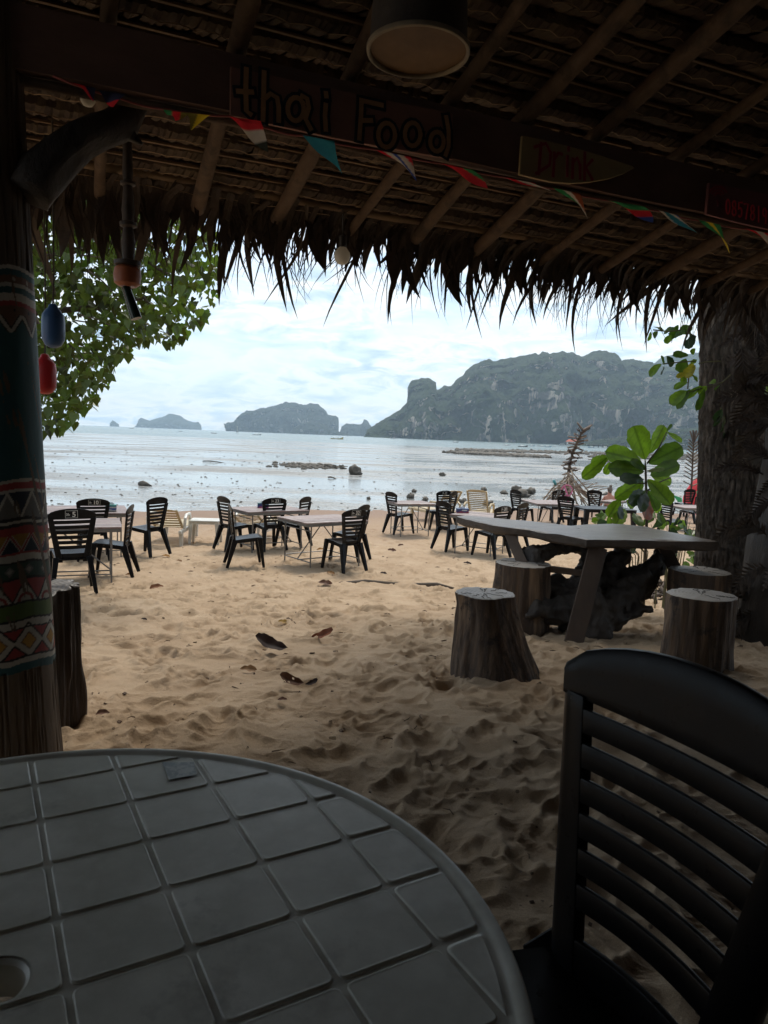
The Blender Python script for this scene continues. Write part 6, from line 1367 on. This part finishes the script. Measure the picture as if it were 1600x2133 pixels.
# ------------------------------------------------------------------ sunbather seen from behind
def person():
    Y = 26.0; hd = PY(1272, 1021, Y); t = thing('person', 'person seen from behind with bare shoulders and a grey hair bun by the water', 'person', (hd.x-.02, Y, FLAT_Z)); zc = hd.z-FLAT_Z   # centre of the head
    J = {'pel': (0, 0, zc-.72), 'bel': (0, .02, zc-.56), 'che': (0, .0, zc-.36), 'nek': (0, .0, zc-.17), 'hea': (0, .02, zc-.06), 'top': (0, .02, zc+.09)}
    names = list(J); pts = [Vector(J[n_]) for n_ in names]; rad = [(.17, .13), (.145, .115), (.17, .11), (.058, .058), (.078, .088), (.068, .072)]; E_ = [(0, 1), (1, 2), (2, 3), (3, 4), (4, 5)]
    def chain(start, lst):
        prev = start
        for p, r in lst: pts.append(Vector(p)); rad.append((r, r)); E_.append((prev, len(pts)-1)); prev = len(pts)-1
    for s in (-1, 1):
        chain(2, [((s*.17, 0, zc-.26), .065), ((s*.24, .03, zc-.42), .047), ((s*.24, .12, zc-.54), .040), ((s*.19, .32, zc-.58), .030), ((s*.17, .42, zc-.58), .028)])
        chain(0, [((s*.11, .12, zc-.76), .095), ((s*.14, .50, zc-.66), .062), ((s*.13, .58, zc-.84), .050), ((s*.13, .62, -.0+.09), .036), ((s*.14, .76, .04), .030)])
    me = bpy.data.meshes.new('body'); me.from_pydata([tuple(p) for p in pts], E_, []); o = link('body', me, t); sk = o.modifiers.new('skin', 'SKIN'); 
    for v, r in zip(me.skin_vertices[0].data, rad): v.radius = r
    me.skin_vertices[0].data[0].use_root = True; sub = o.modifiers.new('sub', 'SUBSURF'); sub.levels = 2; sub.render_levels = 2
    me.materials.append(mat('sunburnt_skin', (.52, .25, .17), (.44, .19, .13), 4, .5))
    mh = mat('grey_brown_hair', (.16, .12, .095), (.09, .07, .055), 30, .6, .5, 60); mb = MB(); mb.add([Vector((v.x*.092, v.y*.10+.012-.005, v.z*.115+zc+.02))*1 for v in IV3 if True], IF3); 
    mb.add([Vector((v.x*.052+.01, v.y*.05-.02, v.z*.05+zc+.145)) for v in IV3], IF3); mb.add([Vector((v.x*.05, v.y*.045-.06, v.z*.06+zc-.05)) for v in IV3], IF3); mb.build('hair', mh, t, smooth=True)
    mb = MB(); mb.tube([(-.17, 0, zc-.62), (-.13, -.11, zc-.62), (0, -.14, zc-.62), (.13, -.11, zc-.62), (.17, 0, zc-.62), (.13, .12, zc-.66), (0, .15, zc-.68), (-.13, .12, zc-.66), (-.17, 0, zc-.62)], .03, 6); mb.build('waistband', mat('dark_swimwear', (.02, .02, .03), None, 6, .7), t, smooth=True)
    # low folding stool under the person
    sz = zc-.86; s_ = thing('beach_stool', 'low stool under the sunbather at the water edge', 'stool', (t.location.x, Y, FLAT_Z)); mb = MB(); mb.box((0, 0, sz-.02), (.42, .36, .05)); mb.build('seat', M_white_pl, s_, bevel=.01)
    for a in (-1, 1):
        for b in (-1, 1): mb = MB(); mb.bar((a*.18, b*.15, sz-.03), (a*.20, b*.17, -.03), .035, .035); mb.build('leg', M_white_pl, s_)
person()

# ------------------------------------------------------------------ boats, marker, pier and boathouse
M_hull = {'brown': mat('brown_hull', (.16, .085, .05), None, 3, .6), 'dark': mat('dark_hull', (.05, .045, .045), None, 3, .6), 'white': mat('white_hull', (.60, .60, .58), None, 3, .5), 'yellow': mat('yellow_hull', (.50, .40, .18), None, 3, .6), 'blue': mat('blue_hull', (.20, .33, .42), None, 3, .5)}
def boat(px, py, wpx, hcol, label, kind='longtail', flip=1, canopy='white'):
    P_ = PZ(px, py, -1.12); Ln = wpx*P_.y/1500; t = thing('boat', label, 'boat', (P_.x, P_.y, -1.12), R_(rg.uniform(-12, 12)), 'boats moored off the headland'); B_w = Ln*.16; mb = MB(); P = []
    for i in range(13):
        f = i/12; x = (f-.5)*Ln*flip; w_ = B_w*math.sin(math.pi*(.10+.86*f))**.6*(1 if f < .85 else 1-(f-.85)*3); hgt = Ln*(.055+.16*max(0, f-.62)**1.6*4+.03*max(0, .2-f)*4)
        P.append([Vector((x, -w_/2, hgt)), Vector((x, -w_*.32, -.1)), Vector((x, 0, -.2)), Vector((x, w_*.32, -.1)), Vector((x, w_/2, hgt))])
    mb.slab(P, Vector((0, 0, .06))); mb.build('hull', M_hull[hcol], t)
    if kind == 'longtail':
        mb = MB(); hc = Ln*.17; P = [[Vector((x*Ln*flip, y*B_w*.5, hc-abs(y)**2*.12)) for y in (-1, -.5, 0, .5, 1)] for x in (-.28, -.1, .1)]; mb.slab(P, Vector((0, 0, .06))); mb.build('canopy', M_hull[canopy], t)
        for x in (-.26, .08):
            for s in (-1, 1): mb = MB(); mb.tube([(x*Ln*flip, s*B_w*.4, Ln*.04), (x*Ln*flip, s*B_w*.4, hc)], Ln*.006+.02, 5); mb.build('canopy_post', M_hull['dark'], t)
    else:
        for lv, (a, b, z0, z1) in enumerate(((-.36, .22, .10, .22), (-.26, .12, .235, .34))):
            mb = MB(); mb.box(((a+b)/2*Ln*flip, 0, (z0+z1)/2*Ln), ((b-a)*Ln, B_w*.8*(1-.15*lv), (z1-z0)*Ln)); cb = mb.build('cabin', M_hull['white'], t, bevel=.05)
            mb = MB(); mb.box(((a+b)/2*Ln*flip, -B_w*.4*(1-.15*lv)-.03, ((z0+z1)/2+.01)*Ln), ((b-a)*Ln*.85, .05, (z1-z0)*Ln*.4)); mb.build('window_band', M_hull['dark'], t)
    return t
boat(274, 892.5, 9, 'brown', 'tiny brown boat in front of the far island, leftmost on the sea'); boat(315, 894, 8, 'dark', 'tiny dark boat just right of the far island centre'); boat(376, 899, 7, 'dark', 'small dark boat alone on the sea left of the channel marker')
boat(446, 903, 11, 'brown', 'small boat with a boxy canopy left of the large island', flip=-1); boat(535, 906.5, 18, 'white', 'white tour boat with canopy in front of the large island'); boat(702, 915, 27, 'yellow', 'long pale yellow longtail boat right of the large island', flip=1)
boat(818, 914, 12, 'white', 'small white boat left of the headland foot', flip=-1); boat(949, 921.5, 12, 'dark', 'small boat off the foot of the headland cliff'); boat(1056, 928, 14, 'white', 'white boat left of the dark longtail by the headland'); boat(1089, 931, 20, 'dark', 'dark longtail boat left of the moored boats by the pier')
boat(1127, 930, 16, 'white', 'white boat with tall canopy in the moored group', flip=-1); boat(1141, 931.5, 16, 'blue', 'pale blue boat in front of the white canopied boat'); boat(1172, 929.5, 18, 'white', 'double decked white cruiser beside the red roofed boathouse', 'cruiser'); boat(1155, 930.5, 9, 'white', 'little white boat just left of the cruiser', flip=-1)
boat(1262, 934, 20, 'white', 'white boat tied along the pier'); boat(1232, 933, 14, 'blue', 'small blue boat at the near end of the pier', flip=-1); boat(1108, 929.5, 12, 'blue', 'small blue boat between the dark longtail and the moored group')
P_ = PZ(494, 903, -1.12); mk = thing('channel_marker', 'white channel marker post on legs in front of the large island', 'marker', (P_.x, P_.y, -1.12)); u = P_.y/1500
for s in (-1, 1): mb = MB(); mb.tube([(s*2.2*u, 0, -.3), (s*1.2*u, 0, 3.5*u)], .35*u, 6); mb.build('leg', M_hull['dark'], mk)
mb = MB(); mb.box((0, 0, 3.8*u), (4*u, 3*u, .8*u)); mb.build('platform', M_hull['dark'], mk); mb = MB(); mb.tube([(0, 0, 4*u), (0, 0, 12*u)], [.9*u, .45*u], 8); mb.build('mast', M_hull['white'], mk); mb = MB(); mb.lathe([(.3*u, 12*u), (1.1*u, 12.6*u), (.9*u, 14*u), (.2*u, 14.6*u)], 10); mb.build('lantern', M_hull['white'], mk)
YP = 560.; a = PY(1222, 930, YP); b = PY(1475, 938, YP); pr = thing('pier', 'long low grey pier on piles in front of the palm lowland', 'pier', ((a.x+b.x)/2, YP, -1.12)); W_p = (b.x-a.x)
mb = MB(); mb.box((0, 0, 2.3), (W_p, 4, .5)); mb.build('deck', mat('pier_concrete', (.24, .23, .21), None, 1, .9), pr); mb = MB(); mb.box((0, -1.9, 3.35), (W_p, .12, .12)); mb.build('railing', MATS['pier_concrete'], pr)
for k in range(26): mb = MB(); mb.tube([(-W_p/2+W_p*(k+.5)/26, 0, -.5), (-W_p/2+W_p*(k+.5)/26, 0, 2.1)], .28, 6); mb.build('pile', M_hull['dark'], pr)
mb = MB(); mb.box((W_p*.07, 0, 5.6), (W_p*.30, 4.5, .25), None); mb.build('roof', MATS['pier_concrete'], pr)
YB = 700.; c = PY(1191, 931, YB); bh = thing('boathouse', 'red roofed boathouse at the end of the pier', 'building', (c.x, YB, -1.12)); u = YB/1500
mb = MB(); mb.box((0, 0, 1.2), (23*u, 6, .6)); mb.build('deck', MATS['pier_concrete'], bh)
for k in range(6): mb = MB(); mb.tube([((-10+k*4)*u, 0, -.5), ((-10+k*4)*u, 0, 1)], .2, 6); mb.build('pile', M_hull['dark'], bh)
mb = MB(); mb.box((0, 0, 1.5+3.0*u), (19*u, 5, 6*u)); mb.build('wall', M_hull['white'], bh)
for k in range(4): mb = MB(); mb.box(((-7+k*4.6)*u, -2.56, 1.5+3*u), (2.2*u, .1, 2.6*u)); mb.build('window', M_hull['dark'], bh)
mb = MB(); z0 = 1.5+6*u; mb.add([(-12*u, -3.2, z0), (12*u, -3.2, z0), (12*u, 3.2, z0), (-12*u, 3.2, z0), (-7*u, 0, z0+5*u), (7*u, 0, z0+5*u)], [(0, 1, 5, 4), (1, 2, 5), (2, 3, 4, 5), (3, 0, 4), (3, 2, 1, 0)]); mb.build('roof', mat('red_roof', (.55, .13, .07), None, 1, .8), bh)

# ------------------------------------------------------------------ sea air
mb = MB(); mb.box((0, 3300, 200), (13400, 7400, 404.2)); hz = mb.mesh('haze', None); hz.materials.clear()
hm = bpy.data.materials.new('haze'); hm.use_nodes = True; t = hm.node_tree; t.nodes.clear(); o_ = N(t, 'ShaderNodeOutputMaterial'); vp = N(t, 'ShaderNodeVolumePrincipled'); vp.inputs['Color'].default_value = (.66, .83, 1.0, 1); vp.inputs['Density'].default_value = HAZE_D; vp.inputs['Anisotropy'].default_value = .35; t.links.new(vp.outputs[0], o_.inputs['Volume']); hz.materials.append(hm)
tag(link('haze', hz), kind='stuff')
